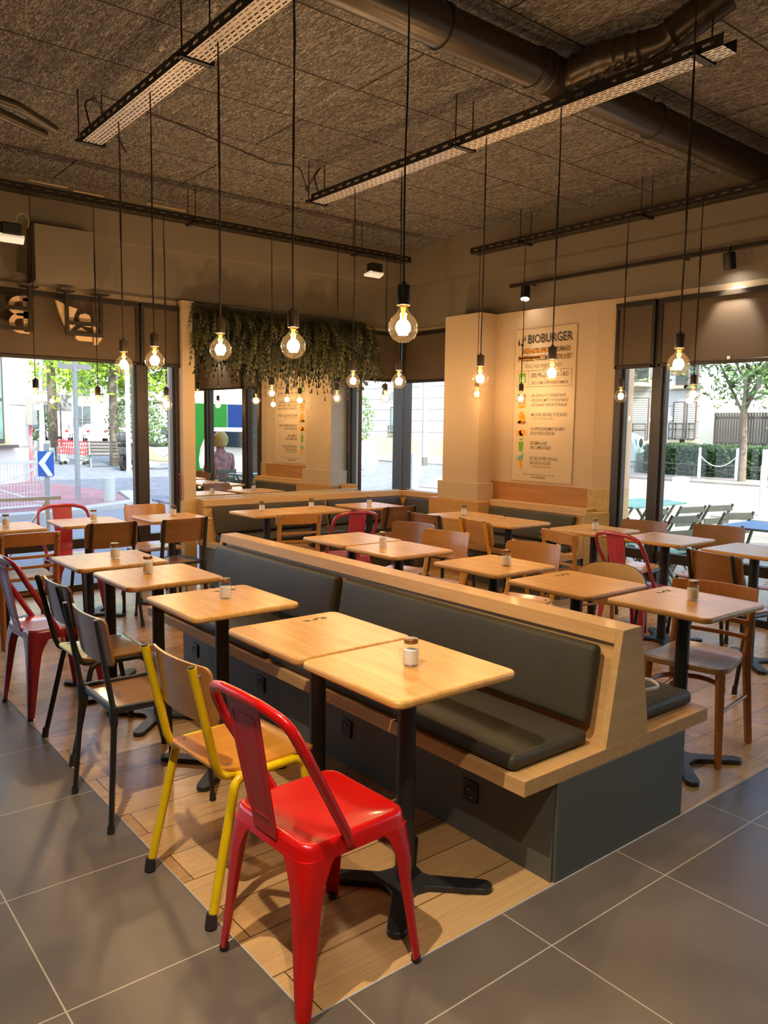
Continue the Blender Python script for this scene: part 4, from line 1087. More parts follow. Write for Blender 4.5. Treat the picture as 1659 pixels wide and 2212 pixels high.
# unseen aisle spots added to light the foreground; nearest read off the chair's shadow
track('added black light track over the aisle behind the camera', .2, -2.3, 1.7, 3.30)
chair_spot = spotd.copy(); chair_spot.energy = 95; chair_spot.spot_size = R(58); chair_spot.shadow_soft_size = .018
for k, (y, tg) in enumerate(((-1.9, (.3, -1.9)), (-.9, (.5, -.6)), (.1, (1.3, .5)), (1.4, (1.35, 2.05)))):
    o = place('spot%d' % (k == 3), (lambda: make_spot(chair_spot)) if k == 3 else make_spot, .2, y, 0, ['added spotlight over the aisle behind the camera, farthest back', 'added spotlight over the aisle, second from the back', 'added spotlight over the aisle, third from the back', 'spotlight over the aisle, nearest the tables'][k], 'spotlight', SG, z=3.14)
    o.rotation_euler = Vector((tg[0]-.2, tg[1]-y, -3.14)).to_track_quat('-Z', 'Y').to_euler()
def washer(x, y, z, rz, label):
    t = thing('wall_washer', label, 'floodlight', (x, y, z), R(rz), 'floodlights under the back cable tray')
    g = G(); g.box(-.07, .07, -.045, .045, .02, .11); g.obj('body', 'socket black', t, bevel=.012)
    g = G(); g.prism([(-.085, -.04), (.085, -.04), (.10, .05), (-.10, .05)], -.005, .018, lambda u, v, w: (u, v, w-.25*v)); g.obj('lamp_head', 'lamp lens', t, bevel=.002)
    g = G(); g.tube(rnd([(.03, 0, .10), (.05, 0, .17), (.10, 0, .20), (.13, 0, .15), (.12, 0, .10)], .03), .004, 6); g.obj('flex', 'pvc cable', t)
washer(5.02, 6.4, 3.03, 0, 'black floodlight with a white loop of cable under the tray near the corner')
washer(1.56, 6.2, 2.81, 0, 'black floodlight with a pale lit edge at the left side of the photo')
# ------------------------------------------------------------------ hanging greenery over the mirror
def fronds(label, x0, x1, y, ztop, n, seed):
    rd = random.Random(seed)
    g = G(); gm = G()
    for i in range(n):
        x = rd.uniform(x0, x1); z = rd.uniform(ztop-.40, ztop-.02); yy = y-rd.uniform(0, .10)
        rightness = (x-x0)/(x1-x0)
        L = rd.uniform(.16, .34)*(1.0+.5*(rightness > .25)*rd.random())
        bend = rd.uniform(.02, .16); sx = rd.uniform(-.12, .12); tgt = gm if rd.random() < .25 else g
        px, py, pz = x, yy, z
        steps = 11; w = rd.uniform(.030, .055)
        prev = None
        for s in range(steps):
            u = s/(steps-1)
            p = Vector((x+sx*u, yy-bend*math.sin(u*2.2), z+.03*math.sin(u*PI)-L*u*u*.55-L*.45*u))
            if prev is not None:
                d = (p-prev).normalized(); wd = w*(1-u*.75)
                side = Vector((1, 0, 0)) if rd.random() < .5 else Vector((.8, -.6, 0))
                for sg in (-1, 1):
                    tip = p+side*sg*wd+d*wd*.7+Vector((0, rd.uniform(-.01, .01), 0))
                    q = prev.lerp(p, .3)
                    g2 = tgt.bm
                    a = g2.verts.new(q); b = g2.verts.new(p+d*.004+Vector((0, -.003, 0))); c = g2.verts.new(tip); e = g2.verts.new(q.lerp(tip, .5)-d*.006)
                    g2.faces.new([a, e, c, b])
            prev = p
    t = thing('hanging_plants', label, 'plant')
    tag(g.obj('dark_leaves', 'fern', t, smooth=0), kind='stuff'); tag(gm.obj('light_leaves', 'fern light', t, smooth=0), 'lighter green leaves', kind='stuff')
    g = G(); g.box(x0+.02, x1-.02, y-.015, y+.0, ztop-.42, ztop-.01); g.obj('backing_board', 'fern', t, smooth=0)
fronds('dark trailing fern garland hanging along the top of the mirror', 3.33, 5.42, 7.05, 2.66, 620, 3)
# ------------------------------------------------------------------ reversed sign behind the left window
YS = 7.03
def sign_frame(label, x0, x1, zt, zb, zmid, plates, rail2):
    t = thing('sign_frame', label, 'sign frame', group='steel frames of the window sign')
    for x in plates:
        g = G(); g.box(x-.014, x+.014, YS-.03, YS-.002, zb, ZB-.045); g.obj('upright', 'dark bronze metal', t, smooth=0)
    g = G(); g.box(x0, x1, YS-.032, YS-.004, zb-.0, zb+.03); g.box(x0, x1, YS-.032, YS-.004, zmid-.015, zmid+.015); g.obj('cross_bar', 'dark bronze metal', t, smooth=0)
    for x in plates:
        g = G(); g.box(x-.065, x+.065, YS-.07, YS+.05, ZB-.05, ZB-.043); g.obj('fixing_plate', 'dark bronze metal', t, smooth=0)
    return t
def letters(poly_list, name, label, depth=.035, holes=None):
    g = G()
    for poly in poly_list: g.prism(poly, YS, YS+depth, lambda u, v, w: (u, w, v))
    return g.obj(name, 'sign cream', bevel=0, smooth=0)
def textmesh(txt, size, extrude, mat, name, parent=None, sx=1.0, font=None, off=0.0, align='LEFT', shear=0.0, spacing=1.0, res=3):
    cu = bpy.data.curves.new(name, 'FONT'); cu.body = txt; cu.size = size; cu.extrude = extrude; cu.offset = off; cu.align_x = align; cu.shear = shear; cu.space_character = spacing; cu.resolution_u = res
    tmp = bpy.data.objects.new('tmp', cu); C.objects.link(tmp)
    dg = bpy.context.evaluated_depsgraph_get(); dg.update()
    me = bpy.data.meshes.new_from_object(tmp.evaluated_get(dg))
    bpy.data.objects.remove(tmp); bpy.data.curves.remove(cu)
    me.name = name
    for v in me.vertices: v.co.x *= sx
    me.materials.clear(); me.materials.append(MATS[mat])
    o = bpy.data.objects.new(name, me); C.objects.link(o)
    if parent: o.parent = parent
    return o
# letter B seen from behind (reads mirrored from indoors)
sign = thing('window_sign', 'cream lettering of the shop sign seen from behind at the left window', 'sign')
def arcpts(cx, cz, rx, rz, a0, a1, n=12): return [(cx+rx*math.cos(R(a0+(a1-a0)*k/n)), cz+rz*math.sin(R(a0+(a1-a0)*k/n))) for k in range(n+1)]
def bshape(x0, zb, zt, w, th):
    """outline of an E-like rounded B stroke, spine on the right"""
    g = G(); H = zt-zb; f = lambda u, v, w_: (u, w_, v)
    xr = x0+w
    g.box(xr-th, xr, YS, YS+.035, zb, zt)
    for za, zc in ((zb+H*.0, zb+H*.5), (zb+H*.5-.0, zt)):
        zm = (za+zc)/2; rz = (zc-za)/2+.012; rx = w*.62
        out = arcpts(x0+rx, zm, rx, rz, 90, 270); inn = arcpts(x0+rx, zm, rx-th, rz-th, 90, 270)
        for k in range(len(out)-1): g.prism([out[k], out[k+1], inn[k+1], inn[k]], YS, YS+.035, f)
        g.box(x0+rx, xr, YS, YS+.035, zm+rz-th, zm+rz); g.box(x0+rx, xr, YS, YS+.035, zm-rz, zm-rz+th)
    return g
bshape(1.735, 2.255, 2.53, .155, .042).obj('letter', 'sign cream', sign, smooth=30)
bshape(1.50, 2.255, 2.53, .03, .03).obj('letter', 'sign cream', sign, smooth=30)
# leaf-and-burger emblem seen from behind
g = G(); f = lambda u, v, w: (u, w, v)
def PZ(px, pz): return (2.105+(px-808)/(1525-808)*(2.505-2.105), 2.545-(pz-325)/(1018-325)*(2.545-2.19))
def ppoly(l): return [PZ(a, b) for a, b in l]
for l in ([(812, 335), (900, 370), (1000, 410), (1130, 445), (1080, 560), (1050, 770), (1000, 835), (920, 690), (860, 520)],
          [(1060, 620), (1115, 700), (1062, 750)],
          [(1150, 580), (1170, 530), (1245, 508), (1310, 530), (1330, 590), (1330, 730), (1250, 720), (1180, 680)],
          [(1110, 795), (1180, 745), (1280, 810)],
          [(1085, 845), (1340, 870), (1350, 965), (1150, 965), (1100, 930)],
          [(1365, 650), (1420, 655), (1435, 1010), (1378, 1018)],
          [(1440, 880), (1480, 680), (1515, 740), (1525, 820), (1500, 900), (1445, 985)]):
    g.prism(ppoly(l), YS, YS+.035, f)
g.obj('emblem', 'sign cream', sign, smooth=0)
sign_frame('dark steel frame holding the leaf emblem of the sign', 2.19, 2.49, 0, 2.255, 2.36, (2.19, 2.478), 0)
sign_frame('dark steel frame holding the cream B of the sign', 1.0, 1.91, 0, 2.262, 2.44, (1.895, 1.1), 0)

# ------------------------------------------------------------------ poster
XP = 6.03
PO = thing('printed_poster', 'tall cream poster of promises headed BIOBURGER on the right wall', 'poster')
g = G(); g.box(XP-.007, XP-.001, 4.65, 5.395, 1.0, 2.485); g.obj('board', 'poster board', PO, smooth=0)
g = G()
for a in ((4.648, 4.652, 1.0, 2.485), (5.393, 5.397, 1.0, 2.485), (4.65, 5.395, 2.482, 2.486), (4.65, 5.395, .999, 1.003)): g.box(XP-.0085, XP-.006, *a)
g.obj('border', 'poster edge', PO, smooth=0)
XT = XP-.0072
def ptext(txt, yl, z, width, height, mat='ink', name='text_line', bold=0.0, shear=0.0, depth=.0004, dx=0):
    """text on the poster: yl = left edge (larger Y), z = baseline, fitted to width x cap height"""
    o = textmesh(txt, 1.0, 0.0, mat, name, PO, off=bold, shear=shear, res=2)
    me = o.data
    xs = [v.co.x for v in me.vertices]; ys = [v.co.y for v in me.vertices]
    w0, w1 = min(xs), max(xs)
    H0 = .70
    for v in me.vertices:
        x = (v.co.x-w0)/(w1-w0)*width; y = v.co.y/H0*height
        v.co = Vector((XT-.0003-dx, yl-x, z+y))
    return o
def pbox(y0, y1, z0, z1, mat, name, dx=0.0):
    g = G(); g.box(XT-.0002-dx, XT+.0002, min(y0, y1), max(y0, y1), z0, z1); return g.obj(name, mat, PO, smooth=0)
def ppl(lists, mat, name, dx=.0003):
    g = G()
    for l in lists: g.prism(l, 0, .0004, lambda u, v, w: (XT-dx-w, u, v))
    return g.obj(name, mat, PO, smooth=0)
ptext('BIOBURGER', 5.235, 2.345, .535, .082, 'ink', 'headline', bold=.012)
o = ptext('BIOBURGER', 5.222, 2.337, .535, .082, 'ink soft', 'headline_shadow', bold=-.012, dx=-.0002)
ppl([[(5.275, 2.43), (5.262, 2.37), (5.285, 2.385)], [(5.30, 2.41), (5.312, 2.385), (5.30, 2.34), (5.285, 2.375)], [(5.35, 2.40), (5.335, 2.34), (5.355, 2.32), (5.362, 2.36)], [(5.328, 2.325), (5.29, 2.318), (5.288, 2.345), (5.32, 2.35)]], 'ink', 'headline_emblem')
pbox(4.93, 5.30, 2.25, 2.285, 'print orange', 'highlight'); pbox(4.70, 5.35, 2.198, 2.212, 'print orange', 'highlight'); pbox(5.08, 5.35, 2.185, 2.222, 'print orange', 'highlight'); pbox(4.68, 4.9, 2.262, 2.272, 'print orange', 'highlight')
ptext('GRÂCE À NOTRE OFFRE SAINE, GOURMANDE', 5.31, 2.245, .59, .05, 'ink', bold=.02, dx=.0003)
ptext('ET ACCESSIBLE, NOUS DÉMOCRATISONS LA BIO !', 5.355, 2.175, .665, .05, 'ink', bold=.02, dx=.0003)
ptext('Voici nos engagements :', 5.255, 2.105, .46, .05, 'ink', 'script_line', shear=.35, bold=-.008)
for a in ((4.69, 5.365, 2.078, 2.081), (4.69, 5.365, 1.922, 1.925), (5.362, 5.365, 1.922, 2.08), (4.69, 4.693, 1.922, 2.08), (5.215, 5.218, 1.922, 2.08)): pbox(*a, 'ink', 'frame_line')
ptext('DES PRODUITS 100% BIO', 5.18, 2.015, .45, .038, 'ink', bold=.01)
ptext('ZÉRO OGM NI PESTICIDE CHIMIQUE', 5.18, 1.945, .45, .028, 'ink', bold=.004)
pbox(5.25, 5.34, 1.965, 2.06, 'print green', 'green_label')
ptext('AB', 5.325, 1.975, .06, .05, 'print white', 'label_letters', bold=.02, dx=.0004)
ptext('BIO', 5.32, 1.945, .05, .012, 'print green', 'label_caption')
for i, (s, w) in enumerate((('80% DE PRODUITS D\'ORIGINE FRANCE', .42), ('100% DE NOS IMPÔTS PAYÉS EN FRANCE', .445), ('ACTIONNARIAT PARTICIPATIF FRANÇAIS', .43))): ptext(s, 5.165, 1.822-.045*i, w, .03, 'ink', bold=.008)
ptext('MAIS AUSSI 100% FRAIS, ET DE SAISON !', 5.165, 1.638, .445, .032, 'ink', bold=.008); ptext('=> ZÉRO TOMATE EN HIVER', 5.165, 1.605, .27, .02, 'ink soft')
ptext('UN APPROVISIONNEMENT EN DIRECT', 5.165, 1.50, .42, .032, 'ink', bold=.008); ptext('DE NOS PRODUCTEURS BIO', 5.165, 1.457, .30, .032, 'ink', bold=.008)
ptext('DES EMBALLAGES', 5.165, 1.362, .21, .032, 'ink', bold=.008); ptext('100% COMPOSTABLES', 5.165, 1.318, .255, .032, 'ink', bold=.008)
ptext('DE L\'EAU FILTRÉE SUR PLACE,', 5.165, 1.212, .345, .032, 'ink', bold=.008); ptext('GRATUITE & À VOLONTÉ', 5.165, 1.168, .265, .032, 'ink', bold=.008); ptext('=> ZÉRO BOUTEILLE D\'EAU', 5.165, 1.137, .27, .02, 'ink soft')
ptext('Visitez notre site internet pour en savoir plus', 5.25, 1.062, .40, .016, 'ink soft', bold=.006); ptext('WWW.BIOBURGER.FR', 5.14, 1.032, .175, .02, 'ink', bold=.008)
def ell(cy, cz, ry, rz, a0=0, a1=360, n=20, rot=0):
    out = []
    for k in range(n+(0 if a1-a0 == 360 else 1)):
        a = R(a0+(a1-a0)*k/n); u, v = ry*math.cos(a), rz*math.sin(a); c, s = math.cos(R(rot)), math.sin(R(rot))
        out.append((cy+u*c-v*s, cz+u*s+v*c))
    return out
ppl([[(5.34, 1.86), (5.34, 1.82), (5.317, 1.82), (5.317, 1.86)]], 'sign blue', 'flag_blue'); ppl([[(5.267, 1.855), (5.267, 1.815), (5.245, 1.815), (5.245, 1.855)]], 'print red', 'flag_red')
ppl([ell(5.285, 1.775, .05, .035, 0, 180), ell(5.285, 1.745, .05, .03, 180, 360)], 'print orange', 'bun_drawing'); ppl([[(5.335, 1.767), (5.335, 1.757), (5.235, 1.757), (5.235, 1.767)]], 'print brown', 'patty_drawing')
ppl([ell(5.295, 1.635, .028, .055, rot=8), ell(5.255, 1.62, .018, .042, rot=-10)], 'print orange', 'squash_drawing'); ppl([ell(5.285, 1.575, .06, .016)], 'print brown', 'soil_drawing'); ppl([ell(5.315, 1.582, .02, .014)], 'print green', 'leaf_drawing')
ppl([ell(5.27, 1.475, .045, .034), [(5.345, 1.50), (5.29, 1.50), (5.28, 1.445), (5.345, 1.45)]], 'print orange', 'handshake_drawing'); ppl([ell(5.285, 1.455, .02, .014)], 'print white', 'finger_drawing')
ppl([[(5.318, 1.385), (5.308, 1.29), (5.262, 1.29), (5.25, 1.385)]], 'print green', 'cup_drawing'); ppl([ell(5.295, 1.41, .012, .008, rot=30), ell(5.275, 1.408, .012, .008, rot=-30), [(5.287, 1.405), (5.283, 1.405), (5.283, 1.385), (5.287, 1.385)]], 'print green', 'sprout_drawing')
ppl([[(5.31, 1.205), (5.285, 1.118), (5.262, 1.118), (5.255, 1.205)]], 'print orange', 'glass_drawing'); ppl([ell(5.285, 1.225, .034, .026), [(5.27, 1.235), (5.25, 1.28), (5.262, 1.28), (5.28, 1.24)], [(5.26, 1.23), (5.235, 1.265), (5.245, 1.265), (5.27, 1.225)], [(5.31, 1.215), (5.345, 1.235), (5.34, 1.215), (5.31, 1.205)]], 'print teal', 'splash_drawing')
# ------------------------------------------------------------------ street ground
ZG = -.06
g = G(); g.box(-60, 90, -30, 130, ZG-.2, ZG-.02); tag(struct(g.obj('floor_street', 'asphalt', smooth=0)), 'grey asphalt street around the building')
g = G(); g.box(-12, 14, YW+.4, 12.2, ZG-.02, ZG); struct(g.obj('floor_roadway', 'asphalt', smooth=0))
g = G(); g.prism([(-6, 12.4), (4.2, 14.2), (5.9, 15.3), (6.4, 17.5), (5.8, 21.9), (-6, 20)], ZG-.02, ZG+.05); struct(g.obj('floor_red_pavement', 'red pavement', smooth=0))
g = G(); g.prism([(-6, 12.05), (4.3, 13.85), (6.3, 15.2), (6.8, 17.5), (6.5, 17.5), (5.95, 15.4), (4.2, 14.2), (-6, 12.4)], ZG-.02, ZG+.07); struct(g.obj('trim_kerb', 'kerb', smooth=0))
g = G(); g.prism([(6.5, 14.2), (11, 13.2), (26, 26), (9.5, 33.5), (5.8, 22), (6.6, 17)], ZG-.02, ZG+.012); struct(g.obj('floor_cobbled_street', 'cobbles', smooth=0))
g = G(); g.box(XW+.3, 13.5, -8, 9.5, ZG-.02, ZG+.03); struct(g.obj('floor_terrace', 'terrace paving', smooth=0))
g = G(); g.box(14.0, 22.5, -20, 60, ZG-.02, ZG+.006); struct(g.obj('floor_pale_road', 'pale road', smooth=0))
g = G(); g.box(22.6, 28.9, -20, 60, ZG-.02, ZG+.06); struct(g.obj('floor_far_pavement', 'pale road', smooth=0))

# ------------------------------------------------------------------ buildings
def facade(name, label, cat, loc, ang, length, height, depth, mat, joints=0, rect=(), balc=(), jx=None, extra=None, taper=0):
    """front wall along local +X at y=0, facing local -Y"""
    t = thing(name, label, cat, loc, R(ang))
    g = G(); g.prism([(0, 0), (length, 0), (length-taper, depth), (0, depth)], ZG, height); g.obj('wall', mat, t, smooth=0)
    if joints:
        g = G(); z = joints
        while z < height: g.box(0, length, -.006, 0, z, z+.025); z += joints
        if jx:
            for x in jx: g.box(x, x+.02, -.006, 0, 0, height)
        g.obj('stone_joints', 'joint', t, smooth=0)
    for r in rect:
        x0, x1, z0, z1 = r[:4]; gm = r[4] if len(r) > 4 else 'glass dark'; fm = r[5] if len(r) > 5 else 'window brown'
        g = G(); g.box(x0, x1, -.03, .0, z0, z1); w = g.obj('window', fm, t, smooth=0)
        g = G()
        if gm == 'shutter':
            k = int((z1-z0)/.09)
            for i in range(k): g.box(x0+.06, x1-.06, -.045, -.031, z0+.05+i*(z1-z0-.08)/k, z0+.05+(i+.85)*(z1-z0-.08)/k)
            g.obj('shutter', gm, w, smooth=0)
        else:
            xm = (x0+x1)/2
            g.box(x0+.06, xm-.03, -.036, -.031, z0+.06, z1-.06); g.box(xm+.03, x1-.06, -.036, -.031, z0+.06, z1-.06); g.obj('panes', gm, w, smooth=0)
        g = G(); g.box(x0-.15, x1+.15, -.18, 0, z0-.12, z0); g.obj('sill', 'stone cream', w, smooth=0)
    for x0, x1, z0, z1 in balc:
        g = G()
        for zz in (z1-.05, (z0+z1)/2+.05, z0): g.box(x0, x1, -.22, -.18, zz, zz+.05)
        k = max(2, int((x1-x0)/.55))
        for i in range(k+1):
            x = x0+(x1-x0)*i/k; g.box(x-.02, x+.02, -.22, -.18, z0, z1)
        g.box(x0+.1, x1-.1, -.205, -.195, z0, z0+(z1-z0)*.45) if False else None
        g.obj('railing', 'railing grey', t, smooth=0)
    if extra: extra(t)
    return t
# building across the street on the right: facade faces -X  (local x -> -Y)
def right_extra(t):
    g = G(); g.box(0, 26.5, -.14, 0, ZG, .9); g.obj('plinth', 'stone cream', t, smooth=0)
    for x0, x1, za, zb in ((24.3-1.0, 26.45, 3.02, 4.42),):
        g = G(); g.box(x0-1, x1, -.9, 0, 3.3, 3.45); g.obj('balcony_slab', 'stone cream', t, smooth=0)
facade('apartment_building', 'pale stone apartment building behind the hedge seen through the right windows', 'building', (29, 45, 0), -90, 28.62, 12, 8, 'stone grey', joints=.62, jx=(26.4,),
       rect=[(24.0, 26.4, 1.1, 2.86, 'shutter'), (23.6, 26.3, 3.6, 5.4, 'glass dark'), (27.5, 28.0, 1.18, 2.66, 'shutter'), (28.08, 28.5, 1.18, 2.66, 'shutter'), (27.55, 28.05, 3.3, 4.9, 'glass dark'), (28.15, 28.5, 3.3, 4.9, 'glass dark'),
             (9.7, 10.75, 1.17, 2.66, 'glass teal'), (10.0, 10.75, 3.62, 5.0, 'glass dark'), (5.2, 6.2, 3.5, 5.0, 'glass teal')],
       balc=[(24.0, 26.4, 1.1, 1.80), (27.45, 28.05, 1.18, 1.82), (28.1, 28.55, 1.18, 1.82), (9.7, 10.75, 1.15, 1.6), (23.6, 26.4, 3.5, 4.3)], extra=right_extra, taper=5.2)
t = thing('slat_fence', 'dark vertical slat fence beside the apartment building behind the tree', 'fence', (30, 16.3, 0))
g = G()
for k in range(70): g.box(-.02, .02, -.11*k-.08, -.11*k, .9, 2.25)
g.obj('slats', 'fence dark', t, smooth=0); g = G(); g.box(.03, .08, -8, 0, 1.0, 1.1); g.box(.03, .08, -8, 0, 2.0, 2.1); g.obj('rail', 'fence dark', t, smooth=0)
facade('brick_building', 'dark low building with a blue window beyond the slat fence at the far right', 'building', (38, 17.5, 0), -90, 22, 9, 8, 'window brown', rect=[(4.6, 5.5, 2.3, 3.6, 'glass teal', 'sign blue'), (1.5, 3.4, 3.8, 5.4, 'glass teal', 'sign white')])
# white block across the square, far left
rects = []; bal = []
for i in range(12):
    x = 3.0+i*3.6
    for z in (1.0, 4.2, 7.4):
        rects.append((x, x+1.8, z+.05, z+2.3, 'glass dark', 'shutter')); bal.append((x-.1, x+1.9, z+.05, z+1.0))
def block_extra(t):
    for i in range(5):
        g = G(); g.prism([(1.8+i*10, 3.6), (6.2+i*10, 3.6), (5.0+i*10, 4.6), (2.6+i*10, 4.6)], -1.6, .0, lambda u, v, w: (u, w, v)); g.obj('canopy', 'stone white', t, smooth=0)
facade('apartment_block', 'long white apartment block with canopies and balconies far across the square at left', 'building', (20, 84, 0), 0, 46, 13, 10, 'stone white', joints=3.2, rect=rects, balc=bal, extra=block_extra)
facade('white_house', 'white street house standing behind the scooter seen through the narrow pane', 'building', (25.6, 61, 0), 0, 12, 9, 2, 'stone white', joints=2.8, rect=[(1.2, 3.0, 4.2, 6.2, 'glass dark', 'shutter'), (4.2, 6.4, .6, 3.0, 'car glass', 'railing grey'), (8, 10, 1, 3, 'glass dark', 'shutter')])
0 and facade('corner_house', 'sunlit white wall with a window left of the corner post', 'building', (24.5, 43, 0), -16, 12, 11, 8, 'stone white', joints=.0, rect=[(3.6, 4.9, 3.1, 4.6, 'glass teal')])
# near building at the left edge
def near_extra(t):
    g = G(); g.box(4.35, 5.22, -.012, .0, .95, 3.3); g.obj('window_reveal', 'stone cream', t, smooth=0)
    g = G(); g.box(3.2, 4.95, -.03, .0, 1.0, 3.25); w = g.obj('window', 'railing grey', t, smooth=0)
    g = G(); g.box(3.4, 4.86, -.04, -.03, 1.1, 2.0); g.box(3.4, 4.86, -.04, -.03, 2.08, 3.2); g.obj('panes', 'glass teal', w, smooth=0)
    g = G(); g.box(3.0, 5.35, -.16, 0, .88, .95); g.obj('sill', 'railing grey', w, smooth=0)
    for z in (1.93, .88, 3.35):
        g = G(); g.box(0, 6.2, -.008, 0, z, z+.02); g.obj('stone_joint', 'joint', t, smooth=0)
facade('street_corner_building', 'white stone building corner close to the left edge with a teal window', 'building', (1.55, 17.25, 0), 46.9, 6.2, 9, 6, 'stone white', extra=near_extra)
g = G(); g.box(-.14, .14, -.16, 0, 1.45, 2.15); o = tag(g.obj('meter_box', 'sign back', bevel=.02, loc=(5.62, 21.25, -.02), rz=R(46.9)), 'grey utility box on the pink pipe at the left building corner', 'utility box')
g = G(); g.tube([(0, 0, ZG), (0, 0, 1.47)], .05, 10); tag(g.obj('drain_pipe', 'pink pipe', loc=(5.70, 21.42, 0)), 'pink downpipe running from the utility box to the pavement', 'pipe')
# hoardings seen only in the mirror, down the right-hand street
for k in range(8):
    g = G(); g.box(7.6+1.3*k, 8.86+1.3*k, -7.56, -7.5, 0, 2.15)
    tag(g.obj('hoarding_panel', 'hoarding green' if k % 2 else 'hoarding blue', smooth=0), '%s site panel reflected in the mirror' % ('green' if k % 2 else 'blue'), 'panel', 'coloured site panels reflected in the mirror')

# ------------------------------------------------------------------ trees
def tree(label, x, y, h, r, crown_z, crown_r, seed, leaf='leaf bright', n=2600, group=None, lean=0, size=.12, flat=.7):
    rd = random.Random(seed)
    t = thing('street_tree', label, 'tree', (x, y, ZG), 0, group)
    g = G(); g.tube([(0, 0, 0), (lean*.3, 0, h*.3), (lean*.7, .05, h*.6), (lean, 0, h)], [r*1.15, r, r*.85, r*.5], 12)
    for k in range(9):
        a = rd.uniform(0, 2*PI); z0 = h*rd.uniform(.55, .9)
        e = Vector((math.cos(a)*crown_r*.8, math.sin(a)*crown_r*.8, crown_z+rd.uniform(-.2, .8)*crown_r*flat))
        s = Vector((lean*z0/h, 0, z0)); m = s.lerp(e, .5)+Vector((0, 0, .25))
        g.tube([s, m, e], [r*.42, r*.28, r*.08], 6)
    g.obj('trunk', 'bark', t, smooth=50)
    g = G(); bm = g.bm
    clumps = [(rd.gauss(0, .55)*crown_r, rd.gauss(0, .55)*crown_r, crown_z+rd.uniform(-1, 1)*crown_r*flat) for _ in range(46)]
    for i in range(n):
        c = clumps[rd.randrange(len(clumps))]
        p = Vector((c[0]+rd.gauss(0, .2)*crown_r, c[1]+rd.gauss(0, .2)*crown_r, c[2]+rd.gauss(0, .14)*crown_r))
        a = Vector((rd.uniform(-1, 1), rd.uniform(-1, 1), rd.uniform(-1, 1))).normalized(); b = a.orthogonal().normalized()
        s = size*rd.uniform(.6, 1.3)
        vs = [bm.verts.new(p+a*s), bm.verts.new(p+b*s*.6), bm.verts.new(p-a*s), bm.verts.new(p-b*s*.6)]
        bm.faces.new(vs)
    tag(g.obj('crown', leaf, t, smooth=0), kind='stuff')
    return t
TGG = 'street trees seen through the left window'
tree('street tree with a thick trunk standing behind the park bench', 10.7, 29.2, 5.5, .16, 5.6, 3.0, 1, n=3600)
tree('slim young tree right behind the grey post at left', 13.6, 42.5, 5.0, .09, 5.2, 2.6, 2, n=3000)
tree('street tree trunk right behind the white lamp post', 10.1, 34.6, 7.5, .19, 7.0, 2.6, 3, n=2400)
tree('thin tree between the thick trunk and the white pole', 12.6, 32.0, 5.0, .08, 4.4, 2.0, 4, n=2600)
tree('street tree behind the narrow pane beside the white pier', 13.5, 30.4, 6.0, .17, 5.4, 2.4, 5, n=3000)
tree('young tree with spreading crown in front of the apartment building at right', 23.7, 11.9, 3.6, .11, 4.6, 2.6, 6, 'leaf mid', 5200, size=.10)
tree('tall pale-trunked tree reflected in the mirror', 10.2, -2.2, 4.0, .13, 4.4, 1.5, 8, 'leaf bright', 3000)
def shrub(label, x, y, z0, rx, ry, h, n, seed, leaf='leaf mid', cat='shrub', size=.06, planter=None):
    rd = random.Random(seed); t = thing('shrub', label, cat, (x, y, ZG))
    g = G(); bm = g.bm
    for i in range(n):
        u = rd.random(); a = rd.uniform(0, 2*PI); k = math.sqrt(max(0, 1-(2*u-1)**2))*rd.uniform(.5, 1.0)+.1
        p = Vector((math.cos(a)*rx*k, math.sin(a)*ry*k, z0+h*u))
        q = Vector((rd.uniform(-1, 1), rd.uniform(-1, 1), rd.uniform(-1, 1))).normalized(); b = q.orthogonal().normalized(); s = size*rd.uniform(.6, 1.4)
        bm.faces.new([bm.verts.new(p+q*s), bm.verts.new(p+b*s*.6), bm.verts.new(p-q*s), bm.verts.new(p-b*s*.6)])
    tag(g.obj('leaves', leaf, t, smooth=0), kind='stuff')
    if planter:
        w = planter; g = G(); g.box(-w, w, -w, w, 0, z0+.05)
        for k in range(9): g.box(-w-.01, w+.01, -w+2*w*(k+.2)/9, -w+2*w*(k+.7)/9, .05, z0); g.box(-w+2*w*(k+.2)/9, -w+2*w*(k+.7)/9, -w-.01, w+.01, .05, z0)
        g.obj('planter', 'planter grey', t, smooth=0)
    else:
        g = G(); g.tube([(0, 0, 0), (0, 0, z0+h*.6)], .03, 6); g.obj('stem', 'bark', t)
    return t
shrub('flowering oleander in a grey planter left of the lamp post', 8.9, 33.5, .8, .75, .75, 1.5, 900, 11, planter=.6)
shrub('flowering oleander standing behind the scooter', 11.55, 29.4, .6, 1.0, 1.0, 1.9, 1500, 12, planter=.7)
shrub('flowering oleander behind the scooter, seen in the narrow pane', 13.0, 31.0, .6, 1.0, 1.0, 1.9, 1400, 13, planter=.7)
shrub('oleander in a ribbed grey planter left of the corner post', 19.9, 26.4, .95, .65, .65, 1.9, 900, 14, planter=.62)
